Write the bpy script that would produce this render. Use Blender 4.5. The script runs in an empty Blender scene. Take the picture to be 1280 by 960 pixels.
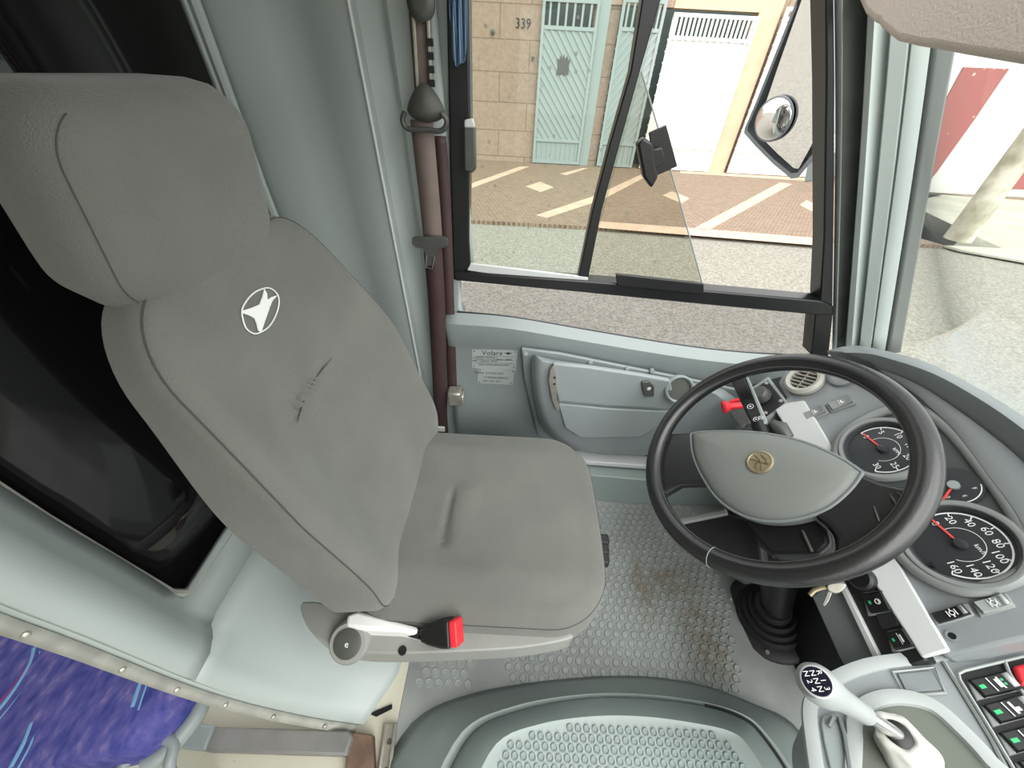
import bpy, bmesh, math, random
from mathutils import Vector as V, Matrix
random.seed(7)
sc = bpy.context.scene
col = sc.collection

# ------------------------------------------------------------------ camera
F = 460.0                                   # focal length in px of the 1280x960 frame
CAM = V((0, 0, 1.22))
_d = V((-29, 545, F)).normalized()          # world down seen from the camera (x right, y down, z forward)
_up = -_d
_y = (V((0, 0, 1)) - _d * _d.z).normalized()
_x = _y.cross(_up)
ROWS = (_x, _y, _up)

def ray(u, v):
    d = V((u - 640, v - 480, F))
    return V((ROWS[0].dot(d), ROWS[1].dot(d), ROWS[2].dot(d)))

def at(u, v, x=None, y=None, z=None):
    """measured point: where the sight line of a photo pixel meets a real plane of the cab"""
    d = ray(u, v)
    if x is not None: t = (x - CAM.x) / d.x
    elif y is not None: t = (y - CAM.y) / d.y
    else: t = (z - CAM.z) / d.z
    return CAM + d * t

def onplane(u, v, p0, n):
    d = ray(u, v)
    return CAM + d * ((p0 - CAM).dot(n) / d.dot(n))

cd = bpy.data.cameras.new('camera'); cam = bpy.data.objects.new('camera', cd); col.objects.link(cam)
cd.sensor_fit = 'HORIZONTAL'; cd.sensor_width = 36; cd.lens = F / 1280 * 36
cd.clip_start = 0.02; cd.clip_end = 200
right = V((ROWS[0].x, ROWS[1].x, ROWS[2].x)); down = V((ROWS[0].y, ROWS[1].y, ROWS[2].y)); fwd = V((ROWS[0].z, ROWS[1].z, ROWS[2].z))
m = Matrix((right, -down, -fwd)).transposed().to_4x4(); m.translation = CAM
cam.matrix_world = m
sc.camera = cam

# ------------------------------------------------------------------ materials
def lin(h):
    h = h.lstrip('#'); out = []
    for i in (0, 2, 4):
        c = int(h[i:i+2], 16) / 255
        out.append(c / 12.92 if c <= 0.04045 else ((c + 0.055) / 1.055) ** 2.4)
    return (*out, 1)

class NT:
    def __init__(s, name):
        s.m = bpy.data.materials.new(name); s.m.use_nodes = True
        s.t = s.m.node_tree; s.n = s.t.nodes; s.l = s.t.links
        s.b = s.n['Principled BSDF']; s.out = s.n['Material Output']
        s.tc = None
    def node(s, typ, **k):
        n = s.n.new(typ)
        for a, b in k.items():
            if hasattr(n, a) and not a[0].isupper(): setattr(n, a, b)
        return n
    def obj(s):
        if s.tc is None: s.tc = s.n.new('ShaderNodeTexCoord')
        return s.tc.outputs['Object']

def noise(t, scale, detail=3, vec=None, rough=.5):
    n = t.node('ShaderNodeTexNoise'); n.inputs['Scale'].default_value = scale; n.inputs['Detail'].default_value = detail
    n.inputs['Roughness'].default_value = rough
    t.l.new(vec or t.obj(), n.inputs['Vector']); return n

def ramp(t, fac, stops):
    r = t.node('ShaderNodeValToRGB'); e = r.color_ramp.elements
    while len(e) < len(stops): e.new(.5)
    for i, (p, c) in enumerate(stops): e[i].position = p; e[i].color = c
    t.l.new(fac, r.inputs['Fac']); return r

def bump(t, h, strength=.3, dist=.001):
    b = t.node('ShaderNodeBump'); b.inputs['Strength'].default_value = strength; b.inputs['Distance'].default_value = dist
    t.l.new(h, b.inputs['Height']); t.l.new(b.outputs['Normal'], t.b.inputs['Normal']); return b

def mat(name, c, rough=.5, metal=0, var=.0, vscale=6, bscale=0, bstr=.2, bdist=.001, spec=.5, c2=None, emit=0):
    t = NT(name); b = t.b
    c = lin(c) if isinstance(c, str) else c
    b.inputs['Base Color'].default_value = c; b.inputs['Roughness'].default_value = rough; b.inputs['Metallic'].default_value = metal
    b.inputs['Specular IOR Level'].default_value = spec
    if emit:
        b.inputs['Emission Color'].default_value = c; b.inputs['Emission Strength'].default_value = emit
    if var or c2:
        n = noise(t, vscale, 4)
        a = lin(c2) if c2 else tuple(x * (1 - var) for x in c[:3]) + (1,)
        r = ramp(t, n.outputs['Fac'], [(.35, a), (.65, c)])
        t.l.new(r.outputs['Color'], b.inputs['Base Color'])
    if bscale:
        n = noise(t, bscale, 2); bump(t, n.outputs['Fac'], bstr, bdist)
    return t.m

def glass(name, tint, refl=.08, rough=.02, dirt=None):
    t = NT(name); t.n.remove(t.b)
    tr = t.node('ShaderNodeBsdfTransparent'); tr.inputs['Color'].default_value = tint
    gl = t.node('ShaderNodeBsdfGlossy'); gl.inputs['Roughness'].default_value = rough
    mx = t.node('ShaderNodeMixShader')
    lw = t.node('ShaderNodeLayerWeight'); pw_ = t.node('ShaderNodeMath'); pw_.operation = 'POWER'; pw_.inputs[1].default_value = 5
    t.l.new(lw.outputs['Facing'], pw_.inputs[0])
    mr = t.node('ShaderNodeMapRange'); mr.inputs[3].default_value = .02; mr.inputs[4].default_value = .6; t.l.new(pw_.outputs[0], mr.inputs[0])
    t.l.new(mr.outputs[0], mx.inputs['Fac'])
    t.l.new(tr.outputs[0], mx.inputs[1]); t.l.new(gl.outputs[0], mx.inputs[2])
    last = mx
    if dirt:
        vo = t.node('ShaderNodeTexVoronoi'); vo.inputs['Scale'].default_value = dirt; t.l.new(t.obj(), vo.inputs['Vector'])
        r = ramp(t, vo.outputs['Distance'], [(0.07, (1, 1, 1, 1)), (.12, (0, 0, 0, 1))])
        n2 = noise(t, 3, 2)
        mu = t.node('ShaderNodeMath'); mu.operation = 'MULTIPLY'
        t.l.new(r.outputs['Color'], mu.inputs[0]); t.l.new(n2.outputs['Fac'], mu.inputs[1])
        df = t.node('ShaderNodeBsdfDiffuse'); df.inputs['Color'].default_value = (.35, .34, .3, 1)
        m2 = t.node('ShaderNodeMixShader'); t.l.new(mu.outputs[0], m2.inputs['Fac'])
        t.l.new(mx.outputs[0], m2.inputs[1]); t.l.new(df.outputs[0], m2.inputs[2]); last = m2
    t.l.new(last.outputs[0], t.out.inputs['Surface'])
    return t.m

M = {}
M['panel'] = mat('sage_grey_moulded_panel', '#b9c3c0', .38, var=.06, vscale=3, bscale=600, bstr=.05)
M['trim_grey'] = mat('seat_trim_grey', '#989995', .4, var=.08, vscale=20, bscale=800, bstr=.1)
M['panel_dk'] = mat('grey_moulded_plastic', '#9aa3a3', .42, var=.05, vscale=4, bscale=900, bstr=.08)
M['pocket'] = mat('pocket_grey_plastic', '#959d9f', .35, var=.06, vscale=5, bscale=900, bstr=.1)
M['dash'] = mat('dash_grey_plastic', '#8f9497', .45, var=.06, vscale=6, bscale=900, bstr=.15)
M['hood'] = mat('dash_hood_plastic', '#7f8587', .42, var=.06, vscale=6, bscale=900, bstr=.15)
M['bezel'] = mat('bezel_plastic', '#8a8e8d', .4, bscale=900, bstr=.1)
M['silver'] = mat('silver_trim', '#cfd2d2', .4)
M['con_trim'] = mat('console_trim', '#afb4b4', .4)
M['chrome'] = mat('bright_metal', '#d8d8d4', .22, metal=.9)
M['alu'] = mat('aluminium', '#c9c6ba', .35, metal=.7, var=.2, vscale=40)
M['strip_al'] = mat('grey_edge_trim', '#b3b3aa', .45, var=.25, vscale=25)
M['white'] = mat('white_plastic', '#f0f2f0', .4)
M['knobgrey'] = mat('pale_grey_plastic', '#a0a5a4', .4)
M['black'] = mat('black_plastic', '#1b1c1d', .4)
M['black_soft'] = mat('black_rubber', '#232425', .6, bscale=300, bstr=.1)
M['frame'] = mat('black_window_frame', '#17191a', .35)
M['darkmetal'] = mat('dark_grey_metal', '#5b5d59', .45, metal=.3, var=.2, vscale=20)
M['red'] = mat('red_plastic', '#e8323c', .4)
M['needle'] = mat('red_needle', '#f0504a', .5)
M['ink'] = mat('white_ink', '#f2f4f4', .6)
M['grey_ink'] = mat('grey_ink', '#a9b0b0', .6)
M['dial'] = mat('dial_black', '#34373a', .3)
M['cluster'] = mat('cluster_face', '#4a4e50', .4, var=.1, vscale=10)
M['cluster_glassy'] = mat('cluster_gloss', '#6d7677', .15)
M['green'] = mat('green_marker', '#3fbf7a', .5)
M['blackink'] = mat('black_ink', '#26282a', .6)
M['bronze'] = mat('bronze_badge', '#a0947a', .4, metal=.5, var=.2, vscale=90)
M['pad'] = mat('steering_pad', '#7a7e7b', .5, bscale=900, bstr=.12)
M['leather'] = mat('black_leather', '#222324', .27, bscale=420, bstr=.3, bdist=.0008, spec=.7)
M['webbing'] = mat('belt_webbing', '#7d6f69', .6, var=.15, vscale=30)
M['web_dark'] = mat('belt_webbing_dark', '#4a3838', .6, var=.15, vscale=30)
M['visor'] = mat('visor_vinyl', '#cdc2b8', .6, bscale=260, bstr=.5, bdist=.002)
M['boot'] = mat('white_lever_boot', '#d9dad2', .6, var=.25, vscale=18, bscale=30, bstr=.4, bdist=.004)
M['cavity'] = mat('olive_grey_recess', '#666b62', .5)
M['plate'] = mat('metal_label', '#b7bebb', .45, metal=.2)
M['rust'] = mat('rusty_edge', '#8a6f60', .8, var=.4, vscale=20)
M['beam'] = mat('grey_duct', '#8d8c8a', .6, var=.2, vscale=12, bscale=100, bstr=.1)
M['cover'] = mat('engine_cover_green_grey', '#97a4a1', .42, var=.08, vscale=5)
M['coin'] = mat('coin_rubber_pale', '#96a3a2', .35, var=.12, vscale=6)
M['mirror'] = mat('mirror_silver', '#f2f2f2', .02, metal=1)
M['mirror_body'] = mat('mirror_housing_grey', '#8f9497', .4)
M['glass_clear'] = glass('clear_glass', (.96, .98, .97, 1))
M['glass_green'] = glass('green_tinted_glass', (.85, .90, .87, 1), dirt=26)
M['glass_grey'] = glass('grey_tinted_glass', (.80, .81, .77, 1), dirt=20)
M['glass_low'] = glass('lower_glass', (.79, .79, .80, 1), dirt=60)

def fabric(name, c, c2):
    t = NT(name); b = t.b
    b.inputs['Roughness'].default_value = .85; b.inputs['Specular IOR Level'].default_value = .2
    b.inputs['Sheen Weight'].default_value = .25
    n = noise(t, 9, 4); r = ramp(t, n.outputs['Fac'], [(.3, lin(c)), (.7, lin(c2))])
    t.l.new(r.outputs['Color'], b.inputs['Base Color'])
    mp = t.node('ShaderNodeMapping'); mp.inputs['Scale'].default_value = (700, 350, 700); t.l.new(t.obj(), mp.inputs['Vector'])
    n2 = t.node('ShaderNodeTexNoise'); n2.inputs['Scale'].default_value = 1; n2.inputs['Detail'].default_value = 1; t.l.new(mp.outputs[0], n2.inputs['Vector'])
    bump(t, n2.outputs['Fac'], .7, .0015)
    return t.m
M['seat'] = fabric('seat_fabric_grey', '#6b6c68', '#747570')
M['cyan'] = mat('cyan_thread', '#7fb4dc', .9)
M['seam'] = mat('seam_thread', '#4a4b49', .9)

def dark_window():
    t = NT('glass_dark_interior'); b = t.b  # opaque near-black colour stands for the dark interior behind the pane
    b.inputs['Base Color'].default_value = (.006, .005, .006, 1); b.inputs['Roughness'].default_value = .06
    b.inputs['Specular IOR Level'].default_value = .35
    return t.m
M['dark_glass'] = dark_window()

def blue_fabric():
    t = NT('blue_patterned_fabric'); b = t.b; b.inputs['Roughness'].default_value = .9
    mp = t.node('ShaderNodeMapping'); mp.inputs['Rotation'].default_value = (0, 0, .9); mp.inputs['Scale'].default_value = (70, 35, 30)
    t.l.new(t.obj(), mp.inputs['Vector'])
    n = t.node('ShaderNodeTexNoise'); n.inputs['Scale'].default_value = 1; n.inputs['Detail'].default_value = 4; t.l.new(mp.outputs[0], n.inputs['Vector'])
    r = ramp(t, n.outputs['Fac'], [(.3, lin('#333c86')), (.45, lin('#4d4f9a')), (.58, lin('#5f5ba2')), (.72, lin('#8077ae'))])
    t.l.new(r.outputs['Color'], b.inputs['Base Color'])
    n2 = noise(t, 500, 1); bump(t, n2.outputs['Fac'], .4, .001)
    return t.m
M['blue'] = blue_fabric()

def speckle(name, c, s, scale=120, th=.1):
    t = NT(name); b = t.b; b.inputs['Roughness'].default_value = .5
    vo = t.node('ShaderNodeTexVoronoi'); vo.inputs['Scale'].default_value = scale; t.l.new(t.obj(), vo.inputs['Vector'])
    n = noise(t, scale * .4, 2)
    ad = t.node('ShaderNodeMath'); ad.operation = 'ADD'; t.l.new(vo.outputs['Distance'], ad.inputs[0])
    mm = t.node('ShaderNodeMath'); mm.operation = 'MULTIPLY'; mm.inputs[1].default_value = .5; t.l.new(n.outputs['Fac'], mm.inputs[0]); t.l.new(mm.outputs[0], ad.inputs[1])
    r = ramp(t, ad.outputs[0], [(th + .16, lin(s)), (th + .24, lin(c))])
    t.l.new(r.outputs['Color'], b.inputs['Base Color'])
    return t.m
M['aisle'] = speckle('cream_speckled_vinyl', '#d5d2c0', '#8e897a', 90, .08)

def cab_floor(name, ca, cb_, rough):
    t = NT(name); b = t.b; b.inputs['Roughness'].default_value = rough
    n = noise(t, 5, 5); r = ramp(t, n.outputs['Fac'], [(.35, lin(ca)), (.65, lin(cb_))])
    # worn muddy patches where the driver's feet rest
    n2 = noise(t, 22, 5, rough=.7)
    acc = None
    for (px, py, sx, sy) in ((.585, .375, .07, .12), (.45, .49, .05, .11), (.60, .31, .06, .06), (.55, .52, .10, .07), (.335, .60, .02, .04)):
        mp = t.node('ShaderNodeMapping'); mp.vector_type = 'POINT'
        mp.inputs['Location'].default_value = (-px / sx, -py / sy, 0); mp.inputs['Scale'].default_value = (1 / sx, 1 / sy, 0)
        t.l.new(t.obj(), mp.inputs['Vector'])
        ln = t.node('ShaderNodeVectorMath'); ln.operation = 'LENGTH'; t.l.new(mp.outputs[0], ln.inputs[0])
        s = t.node('ShaderNodeMapRange'); s.inputs[1].default_value = 1.15; s.inputs[2].default_value = .35; t.l.new(ln.outputs['Value'], s.inputs[0])
        if acc is None: acc = s.outputs[0]
        else:
            mx = t.node('ShaderNodeMath'); mx.operation = 'MAXIMUM'; t.l.new(acc, mx.inputs[0]); t.l.new(s.outputs[0], mx.inputs[1]); acc = mx.outputs[0]
    r2 = ramp(t, n2.outputs['Fac'], [(.33, (0, 0, 0, 1)), (.62, (.85, .85, .85, 1))])
    mu = t.node('ShaderNodeMath'); mu.operation = 'MULTIPLY'; t.l.new(acc, mu.inputs[0]); t.l.new(r2.outputs['Color'], mu.inputs[1])
    mi = t.node('ShaderNodeMix'); mi.data_type = 'RGBA'
    t.l.new(mu.outputs[0], mi.inputs['Factor']); t.l.new(r.outputs['Color'], mi.inputs[6]); mi.inputs[7].default_value = lin('#7b7160')
    t.l.new(mi.outputs[2], b.inputs['Base Color'])
    n3 = noise(t, 350, 2); bump(t, n3.outputs['Fac'], .15, .001)
    return t.m
M['rubber'] = cab_floor('grey_rubber_mat', '#8b8e8d', '#a3a7a5', .36)
M['stud'] = cab_floor('worn_highlit_studs', '#979c9a', '#a9aeac', .28)  # paler than the mat: worn tops plus gloss highlights put into the colour

def bricks(name, c1, c2, mortar, scale, w=.5, h=.25, ms=.02, rot=(0, 0, 0)):
    t = NT(name); b = t.b; b.inputs['Roughness'].default_value = .8
    mp = t.node('ShaderNodeMapping'); mp.inputs['Rotation'].default_value = rot; t.l.new(t.obj(), mp.inputs['Vector'])
    k = t.node('ShaderNodeTexBrick'); k.inputs['Scale'].default_value = scale
    k.inputs['Color1'].default_value = lin(c1); k.inputs['Color2'].default_value = lin(c2); k.inputs['Mortar'].default_value = lin(mortar)
    k.inputs['Mortar Size'].default_value = ms; k.inputs['Brick Width'].default_value = w; k.inputs['Row Height'].default_value = h
    t.l.new(mp.outputs[0], k.inputs['Vector'])
    n = noise(t, 14, 5, rough=.7)
    mi = t.node('ShaderNodeMix'); mi.data_type = 'RGBA'; mi.blend_type = 'MULTIPLY'; mi.inputs['Factor'].default_value = .55
    r = ramp(t, n.outputs['Fac'], [(.3, (.55, .52, .48, 1)), (.6, (1, 1, 1, 1))])
    t.l.new(k.outputs['Color'], mi.inputs[6]); t.l.new(r.outputs['Color'], mi.inputs[7]); t.l.new(mi.outputs[2], b.inputs['Base Color'])
    return t.m
M['stone'] = bricks('stone_block_wall', '#aa9584', '#9f8a79', '#80705f', 1, 1.5, .62, .012, (math.pi / 2, 0, 0))
M['paving'] = bricks('dark_paving', '#85705f', '#6b5a4c', '#a08c78', 4, .5, .2, .03, (0, 0, .6))
M['inlay'] = mat('pale_paving_inlay', '#cbb09a', .8, var=.15, vscale=5)
M['road'] = mat('asphalt', '#a09d93', .9, c2='#7b776d', vscale=38, bscale=60, bstr=.8, bdist=.02)
M['gate'] = mat('pale_blue_gate_paint', '#98a4a3', .45)
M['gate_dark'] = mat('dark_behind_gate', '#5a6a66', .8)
M['garage'] = mat('white_garage_paint', '#e4e9e6', .45)
M['pillar_h'] = mat('ochre_pillar', '#d9bfa2', .8, var=.1, vscale=4)
M['redwall'] = speckle('red_flecked_wall', '#a2605c', '#e6d5cf', 4.5, .16)
M['whitewall'] = mat('white_wall', '#e8e9e4', .8, var=.1, vscale=2)
M['pole'] = mat('weathered_pole', '#d3cfbf', .9, c2='#98937f', vscale=3)
M['concrete'] = mat('concrete_pavement', '#b6b5a6', .9, var=.2, vscale=1.5)

def stripes(name, a, b_):
    t = NT(name); t.b.inputs['Roughness'].default_value = .9
    w = t.node('ShaderNodeTexWave'); w.inputs['Scale'].default_value = 90; w.inputs['Distortion'].default_value = .6
    t.l.new(t.obj(), w.inputs['Vector'])
    r = ramp(t, w.outputs['Fac'], [(.3, lin(a)), (.8, lin(b_))]); t.l.new(r.outputs['Color'], t.b.inputs['Base Color'])
    return t.m
M['curtain'] = stripes('blue_striped_cloth', '#3f5d80', '#8ba3bd')

# ------------------------------------------------------------------ mesh helpers
def spl(pts, n=6, closed=False):
    P = [V(p) for p in pts]; N = len(P); out = []
    for i in range(N if closed else N - 1):
        if closed: a, b, c, d = P[(i-1) % N], P[i], P[(i+1) % N], P[(i+2) % N]
        else: a, b, c, d = P[max(i-1, 0)], P[i], P[i+1], P[min(i+2, N-1)]
        for k in range(n):
            t = k / n
            out.append(.5 * ((2*b) + (c - a)*t + (2*a - 5*b + 4*c - d)*t*t + (3*b - a - 3*c + d)*t**3))
    if not closed: out.append(P[-1])
    return out

def frame_of(n):
    n = n.normalized(); a = V((0, 0, 1)) if abs(n.z) < .9 else V((1, 0, 0))
    u = a.cross(n).normalized(); return u, n.cross(u), n

class MB:
    def __init__(s): s.v = []; s.f = []; s.mi = []; s.cur = 0
    def add(s, vs, fs):
        k = len(s.v); s.v += [V(p) for p in vs]
        for f in fs: s.f.append([i + k for i in f]); s.mi.append(s.cur)
        return s
    def box(s, c, h, ax=None):
        c = V(c); ax = ax or (V((1,0,0)), V((0,1,0)), V((0,0,1)))
        vs = [c + ax[0]*h[0]*i + ax[1]*h[1]*j + ax[2]*h[2]*k for i in (-1,1) for j in (-1,1) for k in (-1,1)]
        return s.add(vs, [(0,1,3,2),(4,6,7,5),(0,4,5,1),(2,3,7,6),(0,2,6,4),(1,5,7,3)])
    def poly(s, pts, n, depth):
        """solid plate: outline pts, extruded by depth against n"""
        n = V(n).normalized(); N = len(pts); A = [V(p) for p in pts]; B = [p - n*depth for p in A]
        nn = V((0,0,0))
        for i in range(N): nn += (A[i]-A[0]).cross(A[(i+1) % N]-A[0])
        if nn.dot(n) < 0: A.reverse(); B.reverse()
        return s.add(A + B, [list(range(N)), list(range(2*N-1, N-1, -1))] + [(i, i+N, (i+1) % N + N, (i+1) % N) for i in range(N)])
    def bar(s, a, b, w, h, up=(0,0,1)):
        a, b = V(a), V(b); d = (b - a); L = d.length; d.normalize(); up = V(up); r = d.cross(up).normalized(); u = r.cross(d)
        return s.box((a+b)/2, (L/2, w/2, h/2), (d, r, u))
    def tube(s, path, r, n=10, closed=False, cap=True):
        P = [V(p) for p in path]; N = len(P); rr = r if hasattr(r, '__len__') else [r]*N
        rings = []; pu = None
        for i in range(N):
            if closed: t = (P[(i+1) % N] - P[i-1])
            else: t = P[min(i+1, N-1)] - P[max(i-1, 0)]
            t.normalize()
            if pu is None: u, _, _ = frame_of(t)
            else:
                u = pu - t*pu.dot(t)
                u.normalize()
            pu = u; w = t.cross(u)
            rings.append([P[i] + (u*math.cos(2*math.pi*k/n) + w*math.sin(2*math.pi*k/n))*rr[i] for k in range(n)])
        vs = [p for g in rings for p in g]; fs = []
        for i in range(N if closed else N-1):
            for k in range(n):
                a = i*n + k; b = i*n + (k+1) % n; j = (i+1) % N
                fs.append((a, b, j*n + (k+1) % n, j*n + k))
        if cap and not closed: fs += [list(range(n-1, -1, -1)), [(N-1)*n + k for k in range(n)]]
        return s.add(vs, fs)
    def lathe(s, prof, o, n, seg=40, sx=1, sy=1, uv=None, cap=True):
        """profile (radius, height) turned about the axis n through o"""
        u, w, n = frame_of(V(n)); o = V(o)
        if uv: u, w = uv
        vs = []; fs = []
        for (r, h) in prof:
            for k in range(seg):
                a = 2*math.pi*k/seg; vs.append(o + n*h + u*(r*sx*math.cos(a)) + w*(r*sy*math.sin(a)))
        for i in range(len(prof)-1):
            for k in range(seg):
                fs.append((i*seg+k, i*seg+(k+1) % seg, (i+1)*seg+(k+1) % seg, (i+1)*seg+k))
        if cap: fs += [list(range(seg-1, -1, -1)), [(len(prof)-1)*seg+k for k in range(seg)]]
        return s.add(vs, fs)
    def grid(s, rows, closed=False):
        n = len(rows[0]); vs = [p for r in rows for p in r]; fs = []
        for i in range(len(rows)-1):
            for k in range(n if closed else n-1):
                fs.append((i*n+k, i*n+(k+1) % n, (i+1)*n+(k+1) % n, (i+1)*n+k))
        return s.add(vs, fs)
    def text(s, txt, o, rt, up, size, ext=.0003, align='CENTER'):
        cu = bpy.data.curves.new('t', 'FONT'); cu.body = txt; cu.size = size; cu.align_x = align; cu.align_y = 'CENTER'; cu.resolution_u = 2
        ob = bpy.data.objects.new('t', cu); col.objects.link(ob)
        dg = bpy.context.evaluated_depsgraph_get(); me = bpy.data.meshes.new_from_object(ob.evaluated_get(dg))
        rt = V(rt).normalized(); up = V(up).normalized(); n = rt.cross(up); o = V(o)
        s.add([o + rt*v.co.x + up*v.co.y + n*ext for v in me.vertices], [list(p.vertices) for p in me.polygons])
        bpy.data.objects.remove(ob); bpy.data.curves.remove(cu); bpy.data.meshes.remove(me)
        return s
    def build(s, name, m, parent=None, smooth=True, bevel=0, seg=2, solid=0, sub=0, fix=True, angle=40, off=0):
        me = bpy.data.meshes.new(name)
        org = V((0,0,0))
        if parent is None and s.v:
            lo = V((min(p.x for p in s.v), min(p.y for p in s.v), min(p.z for p in s.v))); hi = V((max(p.x for p in s.v), max(p.y for p in s.v), max(p.z for p in s.v)))
            org = V(((lo.x+hi.x)/2, (lo.y+hi.y)/2, lo.z))
        # keep texture coordinates in world position: only Empties carry offsets
        me.from_pydata([tuple(p) for p in s.v], [], s.f)
        ms = m if isinstance(m, (list, tuple)) else [m]
        for x in ms: me.materials.append(x)
        if len(ms) > 1: me.polygons.foreach_set('material_index', s.mi)
        if fix:
            bm = bmesh.new(); bm.from_mesh(me)
            if getattr(s, 'weld', False): bmesh.ops.remove_doubles(bm, verts=bm.verts, dist=2e-4)
            lv = [v for v in bm.verts if not v.link_faces]
            if lv: bmesh.ops.delete(bm, geom=lv, context='VERTS')
            bmesh.ops.recalc_face_normals(bm, faces=bm.faces); bm.to_mesh(me); bm.free()
        if smooth:
            for p in me.polygons: p.use_smooth = True
        o = bpy.data.objects.new(name, me); col.objects.link(o)
        if parent is not None:
            o.parent = parent
            if parent.type == 'EMPTY': o.matrix_parent_inverse = Matrix.Translation(-parent.location)
        if solid:
            md = o.modifiers.new('s', 'SOLIDIFY'); md.thickness = solid; md.offset = off
        if bevel:
            md = o.modifiers.new('b', 'BEVEL'); md.width = bevel; md.segments = seg; md.limit_method = 'ANGLE'; md.angle_limit = math.radians(35)
            md.harden_normals = False
        if sub:
            md = o.modifiers.new('ss', 'SUBSURF'); md.levels = sub; md.render_levels = sub
        if smooth and angle:
            try: me.set_sharp_from_angle(angle=math.radians(angle))
            except Exception: pass
        return o

def tag(o, label=None, cat=None, group=None, kind=None):
    if label: o['label'] = label
    if cat: o['category'] = cat
    if group: o['group'] = group
    if kind: o['kind'] = kind
    return o
def thing(name, loc, label, cat, group=None, kind=None):
    o = bpy.data.objects.new(name, None); col.objects.link(o); o.location = loc; o.empty_display_size = .05
    return tag(o, label, cat, group, kind)
def struct(o, label=None, cat=None):
    return tag(o, label, cat, kind='structure')

def rr(a, b, r, k=8, m=10):
    """rounded rectangle outline"""
    r = min(r, a*.999, b*.999); out = []
    for (cx, cy, a0) in ((a-r, b-r, 0), (-a+r, b-r, 90), (-a+r, -b+r, 180), (a-r, -b+r, 270)):
        for i in range(k+1):
            t = math.radians(a0 + 90*i/k); out.append((cx + r*math.cos(t), cy + r*math.sin(t)))
        # straight side to the next corner
        nx = {0: (-a+r, b), 90: (-a, -b+r), 180: (a-r, -b), 270: (a, b-r)}[a0]
        x0, y0 = out[-1]
        for j in range(1, m): out.append((x0 + (nx[0]-x0)*j/m, y0 + (nx[1]-y0)*j/m))
    return out

def pillow(a, b, r, prof, warp, rings=16, k=10, m=14):
    """upholstered block: prof = (inset, height) up the side, then concentric rings over the top"""
    mb = MB(); rows = []
    lim = min(a, b)
    ins = [p for p in prof]
    d0, h0 = prof[-1]
    for i in range(1, rings+1): ins.append((d0 + (lim-d0)*i/rings, h0))
    for (d, h) in ins:
        rows.append([warp(x, y, h, d) for (x, y) in rr(max(a-d, 1e-5), max(b-d, 1e-5), max(r-d, 0), k, m)])
    mb.grid(rows, True)
    n = len(rows[0]); base = 0
    mb.f.append(list(range(n-1, -1, -1))); mb.mi.append(0)
    mb.weld = True
    return mb, rows

def ss(e0, e1, x):
    t = max(0, min(1, (x-e0)/(e1-e0))); return t*t*(3-2*t)

# ================================================================== THE CAB: floor
CX0 = -.26                                                      # line where the cab mat ends and the aisle floor begins
fl = MB()
fl.poly([V((-.235,-1.30,0)), V((1.11,-1.30,0)), V((1.11,1.02,0)), V((-.235,1.02,0))], (0,0,1), .03)
fl.cur = 1
# studs of the rubber mat: hexagonal field of small rings
sp = .0255; rows = int(.66/(sp*.866))
for j in range(rows):
    for i in range(30):
        x = .02 + i*sp + (sp/2 if j % 2 else 0); y = .20 + j*sp*.866
        if x > .70 - .25*max(0, .45-y): continue
        if x < .10 and y < .30 and x < .03: continue
        r = sp*.44
        fl.lathe([(r, 0), (r*.90, .0032), (r*.74, .0032), (r*.60, .0010)], (x, y, 0), (0,0,1), 10)
for j in range(5):
    for i in range(6):
        x = -.20 + i*sp + (sp/2 if j % 2 else 0); y = .225 + j*sp*.866
        if x < -.06: fl.lathe([(sp*.42, 0), (sp*.36, .0016), (sp*.26, .0008)], (x, y, 0), (0,0,1), 8)
struct(fl.build('floor', [M['rubber'], M['stud']], smooth=False))
fa = MB(); fa.box((-1.55, -.15, -.015), (1.314, 1.16, .015)); struct(fa.build('floor_aisle', M['aisle'], smooth=False))

# ================================================================== engine cover (bottom centre)
def arc(px, z, n=5, ext=-.45):
    p = spl([at(u, v, z=z) for (u, v) in px], n)
    a, b = p[0].copy(), p[-1].copy(); a.y = ext; b.y = ext
    return [a] + p + [b]
ec = thing('engine_cover', (.35, 0, 0), 'pale green-grey domed engine cover with studded rubber top on the cab floor', 'engine cover')
R0 = arc([(455,1010),(515,905),(590,868),(700,850),(800,846),(880,858),(940,880),(990,905),(1025,960),(1045,1010)], 0)
R0b = arc([(468,1010),(530,905),(600,872),(700,855),(800,851),(880,862),(938,884),(985,910),(1018,960),(1035,1010)], .03)
R1 = arc([(500,1010),(560,910),(628,878),(715,864),(800,862),(880,872),(935,890),(967,915),(1002,965),(1018,1010)], .06)
R2 = arc([(528,1010),(578,915),(640,884),(722,869),(800,868),(880,878),(932,895),(960,920),(993,968),(1008,1010)], .085)
SKIRT = mat('cover_skirt_rubber', '#9aa5a2', .5, var=.1, vscale=8, bscale=300, bstr=.1)
L0 = arc([(540,1010),(588,918),(648,888),(727,873),(800,872),(880,882),(928,898),(954,922),(986,970),(1000,1010)], .08)
mb = MB(); mb.grid([R0, R0b, R1, R2, [p + V((0,0,.002)) for p in L0]]); mb.build('skirt', SKIRT, ec, solid=.004)
L1 = arc([(546,1010),(594,920),(653,891),(730,877),(800,876),(878,886),(924,902),(948,925),(980,972),(994,1010)], .105)
L2 = arc([(580,1010),(620,930),(675,905),(745,895),(810,896),(875,905),(915,915),(935,932),(962,975),(975,1010)], .128)
L3 = arc([(588,1010),(627,934),(680,910),(748,901),(810,902),(873,911),(908,921),(926,938),(950,978),(962,1010)], .122)
mb = MB(); mb.grid([L0, L1, L2, L3]); n = len(L3); mb.f.append([3*n+i for i in range(n)]); mb.mi.append(0)
mb.build('lid', M['cover'], ec)
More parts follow.
